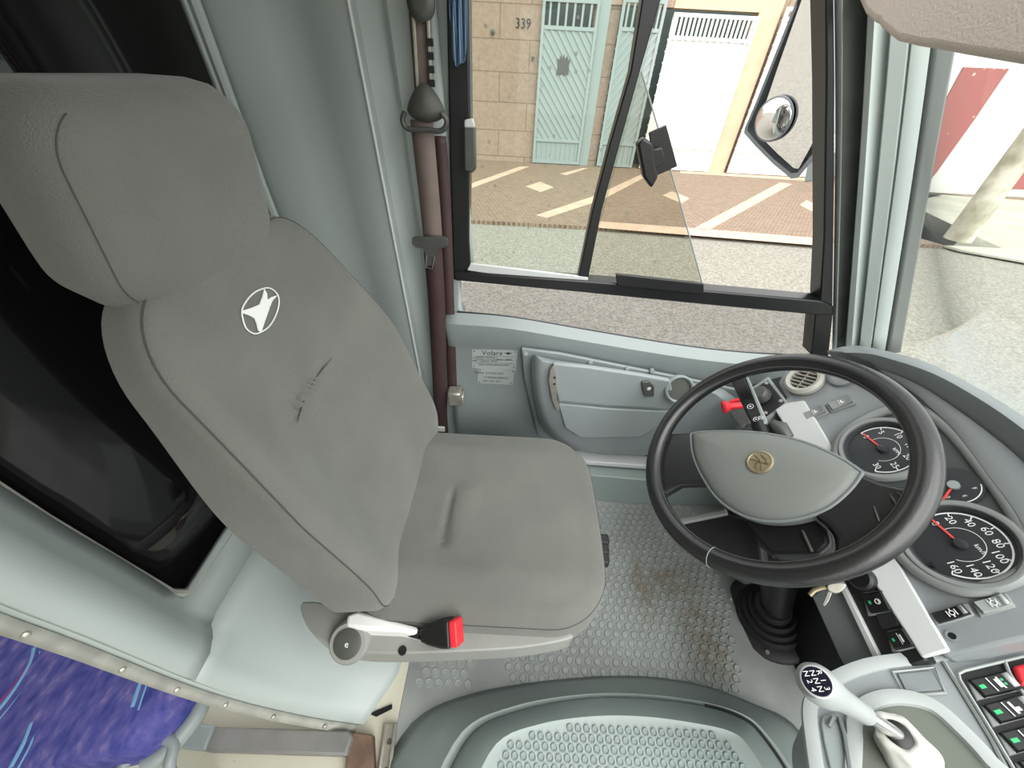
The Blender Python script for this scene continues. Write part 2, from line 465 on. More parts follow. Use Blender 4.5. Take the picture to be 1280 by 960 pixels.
gm = MB(); gm.tube([p + V((0,0,.004)) for p in L0[26:-4]], .004, 6); gm.build('seal', M['black_soft'], ec)
studs = MB()
def inside(p, poly):
    c = False; j = len(poly)-1
    for i in range(len(poly)):
        a, b = poly[i], poly[j]
        if (a.y > p[1]) != (b.y > p[1]) and p[0] < (b.x-a.x)*(p[1]-a.y)/(b.y-a.y)+a.x: c = not c
        j = i
    return c
shr = [V((p.x + (.38-p.x)*.02, p.y - .005, 0)) for p in L3]
s2 = .0185
for j in range(32):
    for i in range(46):
        x = -.10 + i*s2 + (s2/2 if j % 2 else 0); y = -.2 + j*s2*.866
        if inside((x, y), shr):
            r = s2*.43; studs.lathe([(r, -.001), (r*.88, .003), (r*.72, .003), (r*.56, .001)], (x, y, .1222), (0,0,1), 12)
studs.build('stud_pad', M['coin'], ec)

# ================================================================== driver's seat
SY = .465
seat = thing('driver_seat', (-.05, SY, 0), 'grey fabric driver seat with headrest and white star badge, facing the steering wheel', 'driver seat')
# pedestal
mb = MB(); mb.box((-.02, SY+.03, .02), (.17, .15, .02)); mb.box((-.02, SY, .17), (.14, .15, .14)); mb.box((-.05, SY, .32), (.20, .18, .03))
mb.build('pedestal', M['black'], seat, bevel=.01)
# cushion
ca, cb, ctop = .262, .238, .455
def cw(u, v, h, d):
    x = u - .052; y = SY + v
    e = ss(0, .10, d)
    z = ctop - .115 + h
    if d > .02:
        z += .012*e*(1-(u/ca)**2)
        z += .010*math.exp(-((abs(v)-.17)/.05)**2)*e
        # pulled fold across the middle of the cushion
        cx = -.127 + .05*(y-.43)**2*10; g = math.exp(-((x-cx)/.007)**2) * ss(.345, .375, y) * (1-ss(.47, .52, y))
        z -= .010*g
        z += .006*math.exp(-((x-cx-.03)/.03)**2)*ss(.33, .38, y)*(1-ss(.48, .54, y))
        z += .014*ss(-.1, -.26, x)
    if u > 0: x += .012*(1-(v/cb)**2)
    return V((x, y, z))
cush, rows = pillow(ca, cb, .115, [(.035, 0), (.012, .004), (0, .02), (0, .072), (.004, .094), (.014, .108), (.03, .115)], cw, 40, 12, 20)
cush.build('cushion', M['seat'], seat, angle=80)
c_ob = seat.children[-1]
mb = MB(); mb.tube([p + V((0,0,.0002)) for p in rows[4]], .0009, 6, True); mb.build('cushion_seam', M['seam'], seat)
# backrest
VB = V((-.27, 0, .963)).normalized(); NB = V((VB.z, 0, -VB.x)); UB = V((0, 1, 0))
OB = V((-.292, SY+.013, .722))
ba, bb = .243, .330
GR = [(415,448),(398,468),(385,490),(376,512),(372,528)]
def b_uv(u, v, off=0):
    p = onplane(u, v, OB + NB*off, NB); return ((p-OB).dot(UB), (p-OB).dot(VB))
GRp = [b_uv(*p) for p in GR]
def segd(x, y, P):
    best = 9; bt = 0
    for i in range(len(P)-1):
        ax, ay = P[i]; bx, by = P[i+1]; L = (bx-ax)**2+(by-ay)**2
        t = max(0, min(1, ((x-ax)*(bx-ax)+(y-ay)*(by-ay))/L)); d = math.hypot(x-ax-t*(bx-ax), y-ay-t*(by-ay))
        if d < best: best = d; bt = (i+t)/(len(P)-1)
    return best, bt
def bw_(u, v, h, d):
    f = (v+bb)/(2*bb)
    w = 1 - .19*ss(.5, 1.0, f) + .03*ss(.35, 0, f)
    if h < .08: w *= 1 - .07*(1-h/.08)*ss(.2, .9, f)
    U = u*w
    n = h*(1 - .2*ss(.5, 1, f)) - .105 + .021*ss(.5, 1, f)
    e = ss(0, .06, d)
    bol = ss(.40, .88, abs(u)/ba)*ss(.98, .55, f)*ss(-.1, .25, f)
    n += .040*bol*(1 if h > .05 else 0)
    n += -.010*e*(1-(u/ba)**2)*math.sin(math.pi*f)
    n += .018*e*math.exp(-((f-.18)/.15)**2)*(1-(u/ba)**2)
    if d > .03:
        g, t = segd(U, v, GRp); k = math.sin(math.pi*min(1, max(0.03, t)))
        n += (-.011*math.exp(-(g/.005)**2) + .004*math.exp(-((g-.016)/.009)**2))*k
    return OB + UB*U + VB*v + NB*n
back, rows = pillow(ba, bb, .105, [(.05, 0), (.018, .006), (0, .03), (0, .078), (.006, .095), (.018, .104), (.034, .105)], bw_, 44, 12, 24)
back.build('backrest', M['seat'], seat, angle=80)
mb = MB(); mb.tube([p + NB*.0002 for p in rows[4]], .0010, 6, True); mb.build('backrest_seam', M['seam'], seat)
# headrest
OH = V((-.360, SY-.012, 1.094)); VH = V((.15, 0, 1)).normalized(); NH = V((VH.z, 0, -VH.x))
ha, hb = .144, .104
def hw(u, v, h, d):
    f = (v+hb)/(2*hb); w = 1 - .05*f
    if h < .09: w *= 1 - .16*(1-h/.09); v *= 1 - .10*(1-h/.09)
    n = h - .118 + .006*ss(0, .08, d)*(1-(u/ha)**2) - .008*(u/ha)**2*(1 if h > .06 else 0)
    return OH + UB*(u*w) + VH*v + NH*n
hd, rows = pillow(ha, hb, .058, [(.03, 0), (.012, .006), (0, .026), (0, .070), (.004, .090), (.012, .105), (.022, .114), (.036, .118)], hw, 20, 12, 14)
hd.build('headrest', M['seat'], seat, angle=80)
mb = MB(); mb.tube([p + NH*.0002 for p in rows[5][30:62]], .0006, 6); mb.build('headrest_seam', M['seam'], seat)
for s in (-.06, .06):
    mb = MB(); mb.tube([OH + UB*s - NH*.06 - VH*.07, OH + UB*s - NH*.07 - VH*.17], .007, 8); mb.build('headrest_post', M['chrome'], seat)
# star badge on the backrest: ring and four-pointed star
def bpt(u, v, off=.0085):
    p = onplane(u, v, OB + NB*off, NB); return p
def surf_off(p):  # height of the fabric there
    U, Vv = (p-OB).dot(UB), (p-OB).dot(VB)
    return bw_(U/.97, Vv, .105, .12)
mb = MB()
zx, zy = 280, 340
ring = [(180,385),(188,470),(215,550),(260,598),(315,618),(375,598),(440,555),(495,480),(535,385),(550,300),(540,235),(500,185),(450,160),(395,165),(320,195),(255,250),(205,320)]
def badge(P, off=.002):
    q = bpt(zx + P[0]/8, zy + P[1]/8, 0); s_ = surf_off(q); k = (s_-q).dot(NB)
    q = bpt(zx + P[0]/8, zy + P[1]/8, k + off); return q
mb.tube(spl([badge(p) for p in ring], 3, True), .0011, 6, True)
star = [(405,165),(432,215),(437,278),(475,250),(540,232),(490,280),(462,345),(440,410),(415,480),(375,600),(345,585),(330,520),(310,465),(270,440),(188,410),(188,385),(270,360),(355,325),(385,250)]
mb.poly([badge(p, .0025) for p in star], NB, .0012)
mb.build('star_badge', M['white'], seat, smooth=False); seat.children[-1]['label'] = 'white embroidered ring and four pointed star'
fold = []
for gu, gv in spl([V((a_, b_, 0)) for a_, b_ in GR], 4) and [(p.x, p.y) for p in spl([V((a_, b_, 0)) for a_, b_ in GR], 4)]:
    q = onplane(gu, gv, OB, NB); s_ = surf_off(q); fold.append(onplane(gu, gv, OB + NB*((s_-q).dot(NB) + .0065), NB))
mb = MB(); mb.tube(fold, [.0004 + .0016*math.sin(math.pi*i/(len(fold)-1)) for i in range(len(fold))], 6); mb.build('fold_shade_line', M['seam'], seat)  # dark tube paints the shade line along the fold
# side trim with recliner dial
ZT = .405
tr = spl([at(u, v, z=ZT) for (u, v) in [(378,752),(430,757),(470,757),(540,775),(600,785),(690,788),(716,792),(708,800),(650,810),(560,815),(480,817),(432,813),(400,800),(382,780)]], 3, True)
mb = MB(); mb.poly(tr, (0,0,1), .06); mb.build('side_trim', M['trim_grey'], seat, bevel=.012, seg=3)
mb = MB(); mb.poly([at(u, v, z=.436) for (u, v) in [(433,768),(448,763),(520,783),(531,795),(500,789),(455,787),(432,783)]], (0,0,1), .045)
mb.build('hinge_cover', M['white'], seat, bevel=.006)
q = at(437, 802, z=ZT+.004); nn = V((0, -.55, .83)).normalized()
mb = MB(); mb.lathe([(.036, -.02), (.036, .004), (.032, .009), (.012, .010)], q, nn, 36); dial = mb.build('recliner_dial', M['trim_grey'], seat)
mb = MB(); mb.lathe([(.025, .009), (.025, .0115), (.022, .0125)], q, nn, 30); mb.build('dial_cap', M['darkmetal'], dial)
mb = MB(); mb.text('e', q + nn*.0130, V((1,0,0)), nn.cross(V((1,0,0))), .016); mb.build('dial_mark', M['ink'], dial, smooth=False)
q = at(503, 813, z=ZT+.001); mb = MB(); mb.lathe([(.0075, -.004), (.0075, .0012)], q, (0,0,1), 20); mb.build('bolt_hole', M['black'], seat)
# buckle
a = at(527, 793, z=.43); b = at(566, 790, z=.452)
mb = MB(); rws = []
for t, w, h in ((0, .010, .008), (.3, .016, .013), (.7, .021, .016), (1, .022, .017)):
    c = a.lerp(b, t); dx = (b-a).normalized(); up = V((0,-.5,.87)); up = (up - dx*up.dot(dx)).normalized(); sd = dx.cross(up)
    rws.append([c + sd*w*x + up*h*y for x, y in ((-1,-1),(1,-1),(1,1),(-1,1))])
mb.grid(rws, True); mb.f += [[0,1,2,3],[12,13,14,15]]; mb.mi += [0,0]
bk = mb.build('belt_buckle', M['black'], seat, bevel=.004)
c = b + dx*.007; mb = MB(); mb.box(c, (.0075, .0205, .0155), (dx, sd, up)); mb.build('release_button', M['red'], bk, bevel=.003); bk.children[-1]['label'] = 'red release button'
mb = MB(); mb.tube([at(500, 783, z=.40), at(515, 790, z=.415), a], .009, 8); mb.build('buckle_stalk', M['black'], seat)
# lever block at the cushion front
mb = MB()
for k in range(3): mb.box(at(754, 676+k*12, z=.385) , (.012, .012, .012))
mb.build('height_lever', M['black_soft'], seat, bevel=.004)

# ================================================================== bulkhead behind the seat
near = [(-.600, 1.70), (-.590, 1.2), (-.585, .95), (-.575, .74), (-.556, .605), (-.543, .42), (-.52, .29), (-.475, .18), (-.40, .075), (-.315, .012)]
ys = [.14, .175, .195, .215, .236, .35, .5, .65, .8, .93, .955]
def bh(xz, y):
    x, z = xz
    a = .55*ss(.42, .0, z)
    return V((x + a*min(y-.14, .13) - .042*ss(.175, .232, y)*ss(.33, .42, z), y, z))
rows = [[bh(p, y) for y in ys] for p in spl([V((a, 0, b)) for a, b in near], 4) and [(p.x, p.z) for p in spl([V((a, 0, b)) for a, b in near], 4)]]
mb = MB(); n = len(ys); vs = [p for r in rows for p in r]; fs = []
for i in range(len(rows)-1):
    for k in range(n-1):
        zc = (rows[i][k].z + rows[i+1][k].z)/2; yc = (ys[k]+ys[k+1])/2
        if zc > .445 and .236 < yc < .94: continue
        fs.append((i*n+k, i*n+k+1, (i+1)*n+k+1, (i+1)*n+k))
ks = next(i for i, r in enumerate(rows) if r[0].z < .40)
up_, lo_ = [f for f in fs if f[0] < ks*n], [f for f in fs if f[0] >= ks*n]
mb.add(vs, up_); wr = struct(mb.build('wall_rear', M['panel'], solid=.012, off=-1, angle=60))
mb = MB(); mb.add(vs, lo_); struct(mb.build('wall_rear_base', M['panel'], solid=.012, off=-1, angle=60))
# near edge roll of the bulkhead and its grey metal edge strip
edge = spl([bh(p, .14) for p in near], 4)
mb = MB(); mb.tube([p + V((-.008, .008, 0)) for p in edge], .012, 10); struct(mb.build('trim_1', M['panel']))
mb = MB(); e2 = [p + V((-.016, -.008, .0)) for p in edge]
mb.grid([[p + V((.008, .004, .002)) for p in e2], [p + V((.0, -.011, .0)) for p in e2]])
t2 = struct(mb.build('trim_2', M['strip_al'], solid=.006))
for i in (14, 18, 21, 25, 29, 33):
    if i < len(e2):
        mb = MB(); mb.lathe([(.005, 0), (.004, .003), (.002, .004)], e2[i] + V((.006, -.006, .003)), V((.7, -.6, .4)), 12); mb.build('screw', M['alu'], t2)
# dark window in the bulkhead, unlit bus interior put into its pane colour
w2 = thing('window_2', (-.58, .58, .42), None, None, kind='structure')
mb = MB(); pane_rows = [[V((x-.045, y, z)) for y in (.225, .6, .95)] for (x, z) in ((-.60,1.70),(-.59,1.2),(-.585,.95),(-.575,.74),(-.556,.605),(-.543,.40))]
mb.grid(pane_rows); mb.build('pane', M['dark_glass'], w2, solid=.004)
mb = MB(); path = [V((-.638, .238, 1.68)), V((-.629, .238, 1.2)), V((-.624, .238, .95)), V((-.614, .238, .74)), V((-.596, .238, .60)), V((-.587, .240, .49)), V((-.584, .250, .462)), V((-.583, .268, .452)), V((-.583, .40, .450)), V((-.583, .9, .450))]
mb.tube(path, .008, 8); mb.build('bead', M['strip_al'], w2)
mb = MB(); mb.tube([V((-.615, .937, 1.68)), V((-.608, .937, 1.0)), V((-.585, .937, .45))], .010, 8); mb.build('far_bead', M['panel'], w2)

# ================================================================== side wall: behind the seat, belt pillar
def plan(cols, z0, z1, nz=12, lean=0):
    rows = []
    for i in range(nz+1):
        z = z0 + (z1-z0)*i/nz
        rows.append([V((x + lean*(z-.8), y, z)) for (x, y) in cols])
    return rows
mb = MB()
cols = [(-.66,.955),(-.56,.958),(-.50,.975),(-.45,.985),(-.41,.972),(-.37,.955),(-.335,.948),(-.322,.946),(-.316,.950),(-.314,.975),(-.262,.985),(-.258,.962),(-.250,.955),(-.215,.955),(-.190,.952),(-.168,.952),(-.160,.955)]
mb.grid(plan(cols, -.02, 1.75, 14, -.03)); mb.grid(plan([(-.160,.955),(-.135,.957),(-.120,.965)], .80, 1.75, 6, -.03)); struct(mb.build('wall_left', M['panel'], solid=.006, off=1, angle=35))
mb = MB(); mb.tube([V((-.317 - .03*(z-.8), .944, z)) for z in (0, .6, 1.2, 1.75)], .004, 6); struct(mb.build('trim_3', M['silver']))

# ------------------------------------------------------------------ seat belt
bt = thing('seat_belt', (-.21, .90, .0), 'brown-grey seat belt hanging from the pillar guide beside the driver window', 'seat belt')
YB = .905
def strap(px, y, w, nm, m_, n=6, th=.0022):
    c = spl([at(u, v, y=y) for (u, v) in px], n)
    mb = MB(); mb.grid([[p - V((w/2, 0, 0)) for p in c], [p + V((0, -.001, 0)) for p in c], [p + V((w/2, 0, 0)) for p in c]])
    return mb.build(nm, m_, bt, solid=th)
strap([(527,150),(532,200),(537,250),(541,296)], YB, .046, 'upper_webbing', M['webbing'])
strap([(540,300),(546,380),(549,460),(551,520),(553,545)], YB+.003, .046, 'lower_webbing', M['web_dark'])
strap([(522,16),(525,60),(528,105),(529,128)], YB+.022, .032, 'slot_webbing', M['webbing'])
strap([(549,170),(556,260),(562,400),(566,490)], YB+.03, .03, 'return_webbing', M['web_dark'])
g = at(531, 138, y=YB-.01)
mb = MB(); rws = []
for k in range(7):
    t = k/6*math.pi/2
    rws.append([g + V((.038*math.cos(t)*math.cos(a)*(1 - .35*max(0, math.sin(a))), -.026*math.sin(t) + .012, .042*math.cos(t)*math.sin(a)*(1 if math.sin(a) > 0 else .5))) for a in [2*math.pi*i/28 for i in range(28)]])
mb.grid(rws, True); mb.build('guide_cap', mat('guide_grey', '#4f4f4a', .5), bt)
mb = MB(); lp = [at(u, v, y=YB-.014) for (u, v) in [(506,140),(503,150),(508,160),(520,162),(535,162),(548,164),(556,160),(558,150),(552,142)]]
mb.tube(spl(lp, 4), .005, 8); mb.build('guide_loop', M['darkmetal'], bt)
mb = MB()
for (xa, xb, w_) in ((516, 523, .006), (535, 540, .008)):
    a_ = at(xa, 0, y=YB+.015); b_ = at(xb, 112, y=YB+.015); a_ = a_ + (a_-b_)*.6; mb = MB(); mb.bar(a_, b_, .006, w_*2, (0,-1,0)); rail = mb.build('height_rail', M['alu'], bt, bevel=.001)
mb = MB()
for k in range(4): mb.box(at(537.5 + k*.8, 53 + k*17, y=YB+.009), (.0055, .003, .0055))
mb.build('rail_slot', M['black'], rail)
mb = MB(); q = at(527, 5, y=YB+.012); mb.lathe([(.024, 0), (.024, .010), (.018, .016), (.010, .017)], q, (0,-1,0), 24); mb.build('rail_cap', M['darkmetal'], bt)
# tongue
tg = [at(515+x, 296+y_, y=YB-.006) for (x, y_) in [(0,2),(3,0),(40,0),(45,3),(45,10),(40,14),(32,15),(30,22),(30,36),(17,37),(16,22),(14,15),(4,13),(0,9)]]
mb = MB(); mb.poly(tg, (0,-1,0), .004); tgo = mb.build('belt_tongue', M['darkmetal'], bt, bevel=.001)
mb = MB(); mb.tube([at(u, v, y=YB-.008) for (u, v) in [(533,319),(532,334),(540,336),(543,320)]], .0015, 6, True); mb.build('tongue_slot', M['chrome'], tgo)
mb = MB(); mb.box(at(569, 495, y=YB), (.022, .022, .028)); mb.box(at(579, 497, y=YB), (.006, .018, .022)); mb.build('retractor', M['alu'], bt, bevel=.006)
mb = MB(); mb.box(at(549, 536, y=YB-.004), (.02, .004, .01)); mb.build('webbing_clip', M['white'], bt, bevel=.001)

# ================================================================== window_1 : driver's side window
YW = .95
w1 = thing('window_1', (.35, YW, .6), None, None, kind='structure')
def wp(u, v, y=YW): return at(u, v, y=y)
def plate(name, px, y, depth, m_, parent, bevel=.002, n=0):
    pts = [wp(u, v, y) for (u, v) in px]
    if n: pts = spl(pts, n, True)
    mb = MB(); mb.poly(pts, (0,-1,0), depth); return mb.build(name, m_, parent, bevel=bevel)
plate('left_jamb', [(556,-90),(585,-90),(588,160),(587,210),(586,300),(588,332),(567,352),(562,200)], YW-.005, .05, M['frame'], w1, .004)
plate('bottom_rail', [(566,338),(600,342),(740,352),(890,364),(1026,376),(1042,382),(1042,394),(1020,394),(880,381),(730,366),(569,351)], YW-.01, .05, M['frame'], w1, .004)
plate('sill_lip', [(588,330),(735,347),(735,352),(640,346),(584,338)], YW-.003, .01, M['silver'], w1, .001)
plate('right_jamb', [(1032,-90),(1042,-90),(1044,100),(1043,250),(1041,392),(1024,394),(1030,300),(1033,100)], YW-.004, .05, M['frame'], w1, .003)
plate('lower_right_jamb', [(1020,388),(1042,388),(1036,446),(1014,444)], YW-.003, .05, M['frame'], w1, .003)
plate('lower_left_jamb', [(563,345),(574,352),(573,385),(580,395),(563,392)], YW-.003, .05, M['panel_dk'], w1, .003)
plate('divider', [(812,-60),(842,-60),(826,0),(800,90),(775,180),(752,265),(735,350),(722,350),(740,265),(762,180),(788,90)], YW, .03, M['frame'], w1, .003)
plate('front_pane', [(580,-90),(840,-90),(828,0),(730,352),(580,345)], YW+.018, .004, M['glass_green'], w1, 0)
plate('slanted_pane', [(800,88),(850,250),(882,368),(728,356)], YW+.032, .004, M['glass_grey'], w1, 0)
mb = MB(); mb.tube([wp(802,90,YW+.03), wp(850,252,YW+.03), wp(881,366,YW+.03)], .0018, 6); mb.build('pane_edge', M['panel_dk'], w1)
plate('lower_pane', [(570,352),(1030,385),(1024,446),(930,445),(740,415),(570,390)], YW+.015, .004, M['glass_low'], w1, 0)
plate('rail_stop', [(770,343),(800,346),(880,355),(880,368),(772,357)], YW-.018, .012, M['black'], w1, .002)
mb = MB(); mb.tube(spl([wp(u, v, YW-.006) for (u, v) in [(572,391),(640,398),(740,415),(850,433),(930,442),(1020,446)]], 5), .006, 8); mb.build('sill_seal', M['black_soft'], w1)
# latches
lt = plate('jamb_latch', [(579,152),(590,150),(594,160),(595,212),(590,217),(580,214)], YW-.03, .022, M['darkmetal'], w1, .004)
plate('latch_cap', [(580,150),(591,148),(594,160),(580,160)], YW-.034, .012, M['silver'], lt, .003)
lt = plate('slider_latch', [(811,166),(833,156),(847,208),(820,220)], YW+.026, .006, M['black'], w1, .002)
plate('latch_grip', [(797,180),(806,172),(817,180),(823,222),(815,236),(805,222)], YW-.005, .03, M['black'], lt, .005)
plate('latch_tab', [(813,188),(828,184),(832,200),(822,212),(814,208)], YW-.002, .02, M['black'], lt, .003)
# striped curtain gathered at the jamb
c0 = MB(); rws = []
for k in range(13):
    t = k/12; z0 = wp(561 + 22*t, -60, YW-.035); vb = (20, 45, 62, 74, 82, 84, 82, 80, 79, 79, 78, 70, 40)[k]
    z1 = wp(562 + 22*t, vb, YW-.035); wv = .006*math.sin(t*18)
    rws.append([z0.lerp(z1, j/6) + V((0, wv, 0)) for j in range(7)])
c0.grid(rws); tag(c0.build('curtain', M['curtain'], solid=.002), 'blue pinstriped curtain gathered beside the black window jamb', 'curtain')

plate('top_rail', [(556,-86),(1046,-86),(1046,-112),(556,-112)], YW-.006, .05, M['frame'], w1, .004)
mb = MB(); mb.box((.36, YW+.0, 1.61), (.56, .012, .14)); struct(mb.build('wall_upper', M['panel'], smooth=False))
mb = MB(); mb.box((1.13, -.15, .28), (.02, 1.12, .28)); struct(mb.build('wall_front', M['panel_dk'], smooth=False))
# ------------------------------------------------------------------ lower side wall under the window
mb = MB()
sill = [(572,391),(640,397),(740,414),(850,432),(930,441),(1020,446),(1060,450)]
r0 = [wp(u, v, YW+.03) for u, v in sill]; r1 = [wp(u, v+2, YW-.01) for u, v in sill]
r1b = [wp(u, v+14, YW-.035) for u, v in sill]
cre = [(568,430),(640,434),(740,452),(850,476),(930,492),(1010,506),(1050,515)]
r2 = [wp(u, v, .932) for u, v in cre]; r2b = [V((p.x, .940, p.z-.01)) for p in r2]
r3 = [V((p.x, .940, .30)) for p in r2]; r4 = [V((p.x, .935, -.0)) for p in r2]
rws = [spl(r, 4) for r in (r0, r1, r1b, r2, r2b, r3, r4)]
rws = [[V((-.20, r[0].y, r[0].z))] + r for r in rws]
mb.grid(rws); struct(mb.build('wall_side', M['panel_dk'], solid=.006, off=1, angle=50))

# label plates on that wall
def label(px, lines, nm, lab, y=.934):
    pts = [wp(u, v, y) for u, v in px]; o_ = MB(); o_.poly(pts, (0,-1,0), .002)
    t_ = thing(nm, (pts[0]+pts[2])/2, lab, 'label plate', 'label plates on the wall below the window'); o_.build('sheet', M['plate'], t_, bevel=.0004)
    tx = MB(); rt = (pts[1]-pts[0]); W = rt.length; dn = pts[3]-pts[0]; H = dn.length; rt.normalize(); dn.normalize(); up = -dn; nrm = rt.cross(up)
    for (fx, fy, txt, sz) in lines:
        tx.text(txt, pts[0] + rt*W*fx + dn*H*fy + nrm*.0006, rt, up, sz*H)
    tx.build('print', M['blackink'], t_, smooth=False)
    for (fx, fy) in ((.05,.08),(.95,.08),(.05,.9),(.95,.9)):
        rv = MB(); rv.lathe([(.0022,0),(.0018,.0012)], pts[0]+rt*W*fx+dn*H*fy, nrm, 8); rv.build('rivet', M['darkmetal'], t_)
    return t_, pts, rt, dn, W, H, nrm
t_, pts, rt, dn, W, H, nrm = label([(590,437),(647,438),(645,464),(590,460)], [(.45,.16,'Volare',.34),(.3,.42,'CHASSIS  MODELO',.13),(.3,.6,'PBT  CARGA  EIXO',.13),(.72,.5,'ANO  SERIE',.13),(.5,.8,'INDUSTRIA BRASILEIRA',.13)], 'label_plate', 'upper metal plate printed with a black script name on the wall below the window')
lg = MB(); c_ = pts[0]+rt*W*.80+dn*H*.16+nrm*.0009
lg.poly([c_+rt*x+dn*y_ for x, y_ in ((-.014,-.002),(-.004,-.002),(.004,-.006),(.003,-.001),(.014,-.001),(.004,.003),(-.002,.006),(-.003,.002))], nrm, .0006)
for k in range(3): lg.box(pts[0]+rt*W*.5+dn*H*(.34+.18*k)+nrm*.0006, (W*.42, .0004, .0002), (rt, dn, nrm))
lg.build('emblem', M['blackink'], t_, smooth=False)
label([(598,461),(643,463),(641,481),(597,479)], [(.3,.25,'TARA  LOTACAO',.2),(.5,.55,'17 PASSAGEIROS',.18),(.4,.8,'KG  KG  KG',.18)], 'label_plate', 'lower smaller metal plate of small print fixed right under the name plate')

# ================================================================== side pocket with lid on the wall
sp_ = thing('side_pocket', (.30, .84, .2), 'grey moulded side pocket with hinged lid and cup ring on the wall under the window', 'storage pocket')
mb = MB(); mb.poly([wp(u, v, .905) for (u, v) in [(652,436),(700,442),(770,456),(870,476),(960,496),(965,560),(880,575),(720,572),(672,545),(655,470)]], (0,-1,0), .012); mb.build('back_plate', M['pocket'], sp_, bevel=.003)
def ring_at(px, y): return spl([wp(u, v, y) for u, v in px], 3, True)
o1 = [(664,450),(690,449),(770,462),(850,476),(905,487),(930,520),(900,562),(800,570),(730,566),(690,548),(672,520)]
A_ = ring_at(o1, .895); B_ = ring_at([(668,452),(692,452),(770,465),(850,479),(900,490),(925,521),(895,560),(800,567),(732,563),(694,546),(676,518)], .83)
C_ = ring_at([(676,458),(696,456),(770,468),(850,482),(895,493),(915,521),(890,555),(800,562),(735,558),(700,543),(683,515)], .815)
mb = MB(); mb.grid([A_, B_, C_], True); mb.f.append([2*len(A_)+i for i in range(len(A_))]); mb.mi.append(0); mb.build('bin', M['pocket'], sp_, angle=50)
lid_px = [(691,455),(735,459),(800,469),(838,476),(842,492),(838,512),(760,508),(698,502),(693,480)]
mb = MB(); mb.poly([wp(u, v, .802) for u, v in lid_px], (0,-1,0), .016); lid = mb.build('lid', M['pocket'], sp_, bevel=.005, seg=3)
mb = MB(); mb.poly([wp(u, v, .806) for u, v in [(698,505),(760,511),(838,515),(836,526),(800,547),(726,548),(706,535)]], (0,-1,0), .016); mb.build('lower_front', M['pocket'], sp_, bevel=.004)
mb = MB(); mb.poly([wp(u, v, .799) for u, v in [(688,462),(692,458),(696,470),(696,500),(700,512),(696,514),(690,500),(686,475)]], (0,-1,0), .008)
hg = mb.build('hinge', M['alu'], sp_, bevel=.001)
mb = MB()
for v_ in (472, 480): mb.lathe([(.0035, 0), (.0035, .001)], wp(693, v_, .7985), (0,-1,0), 10)
mb.build('hinge_screw', M['blackink'], hg)
mb = MB(); mb.poly([wp(u, v, .795) for u, v in [(802,478),(812,477),(818,484),(818,496),(806,496),(803,488)]], (0,-1,0), .012); lk = mb.build('lid_latch', M['darkmetal'], lid, bevel=.003)
mb = MB(); mb.lathe([(.006, 0), (.0045, .002), (.002, .002)], wp(811, 486, .794), (0,-1,0), 14); mb.build('latch_button', M['silver'], sp_)
q = wp(848, 486, .806); mb = MB(); nn = V((0,-.9,.43)).normalized()
mb.lathe([(.041,-.004),(.041,.008),(.037,.012),(.033,.009),(.032,-.002)], q, nn, 36, cap=False); mb.build('cup_ring', M['pocket'], sp_)
mb = MB(); mb.lathe([(.034,.0),(.034,.0015),(.0005,.002)], q, nn, 30); mb.build('cup_base', M['darkmetal'], sp_)
for (u, v) in ((657,443),(738,453),(784,461),(815,464)):
    mb = MB(); mb.lathe([(.008,-.006),(.007,.003),(.004,.004)], wp(u, v, .903), (0,-1,.2), 14); mb.build('screw', M['panel_dk'], sp_)
mb = MB(); mb.poly([at(u, v, z=.185) for u, v in [(712,562),(770,566),(812,570),(930,576),(930,590),(805,582),(722,576)]], (0,0,1), .02)
mb.build('lip', M['silver'], sp_, bevel=.003)
mb = MB(); mb.poly([at(u, v, z=.15) for u, v in [(728,576),(930,588),(930,603),(805,600),(738,594)]], (0,0,1), .15); mb.build('step_box', M['cover'], sp_, bevel=.004)
pp = [at(u, v, z=.192) for u, v in [(780,566),(786,560),(804,564),(806,569),(795,568)]]
mb = MB(); mb.poly(pp, (0,0,1), .002); tag(mb.build('folded_paper', M['white'], smooth=False), 'small folded white paper lying on the pocket lip behind the steering wheel', 'paper')

# ================================================================== A pillar and windscreen
cpx = [  # (top u,v) , (mid) , (bottom) , y
    ((1042,-60),(1044,200),(1040,440), .955), ((1052,-60),(1051,200),(1044,440), .945), ((1054,-60),(1052,200),(1046,440), .952),
    ((1088,-60),(1074,200),(1056,440), .950), ((1089,-60),(1075,200),(1057,440), .925), ((1098,-60),(1082,200),(1064,440), .915), ((1104,-60),(1086,200),(1068,440), .925),
    ((1120,-60),(1098,200),(1073,440), .930), ((1122,-60),(1100,200),(1074,440), .915), ((1146,-60),(1118,200),(1087,440), .905), ((1150,-60),(1121,200),(1089,440), .912),
    ((1152,-60),(1123,200),(1090,440), .905), ((1178,-60),(1144,200),(1106,440), .895)]
def colpts(c): return spl([wp(*c[0], c[3]), wp(*c[1], c[3]), wp(*c[2], c[3])], 6)
cols = [colpts(c) for c in cpx]
mb = MB(); mb.grid([list(r) for r in zip(*cols)])
n = len(cols); 
mb.mi = [1 if (i % (n-1)) in (2,) else 0 for i in range(len(mb.f))]
struct(mb.build('trim_4', [M['panel'], M['darkmetal']], solid=.008, off=1, angle=40))
s_cols = [colpts(c) for c in (((1178,-60),(1144,200),(1106,440), .90), ((1182,-60),(1148,200),(1109,440), .915), ((1206,-60),(1160,200),(1120,440), .92), ((1208,-60),(1162,200),(1121,440), .94))]
mb = MB(); mb.grid([list(r) for r in zip(*s_cols)]); struct(mb.build('trim_5', mat('pillar_seal', '#5e6260', .5), solid=.008, off=1))
w3 = thing('window_3', (1.1, .3, .7), None, None, kind='structure')
mb = MB(); rws = []
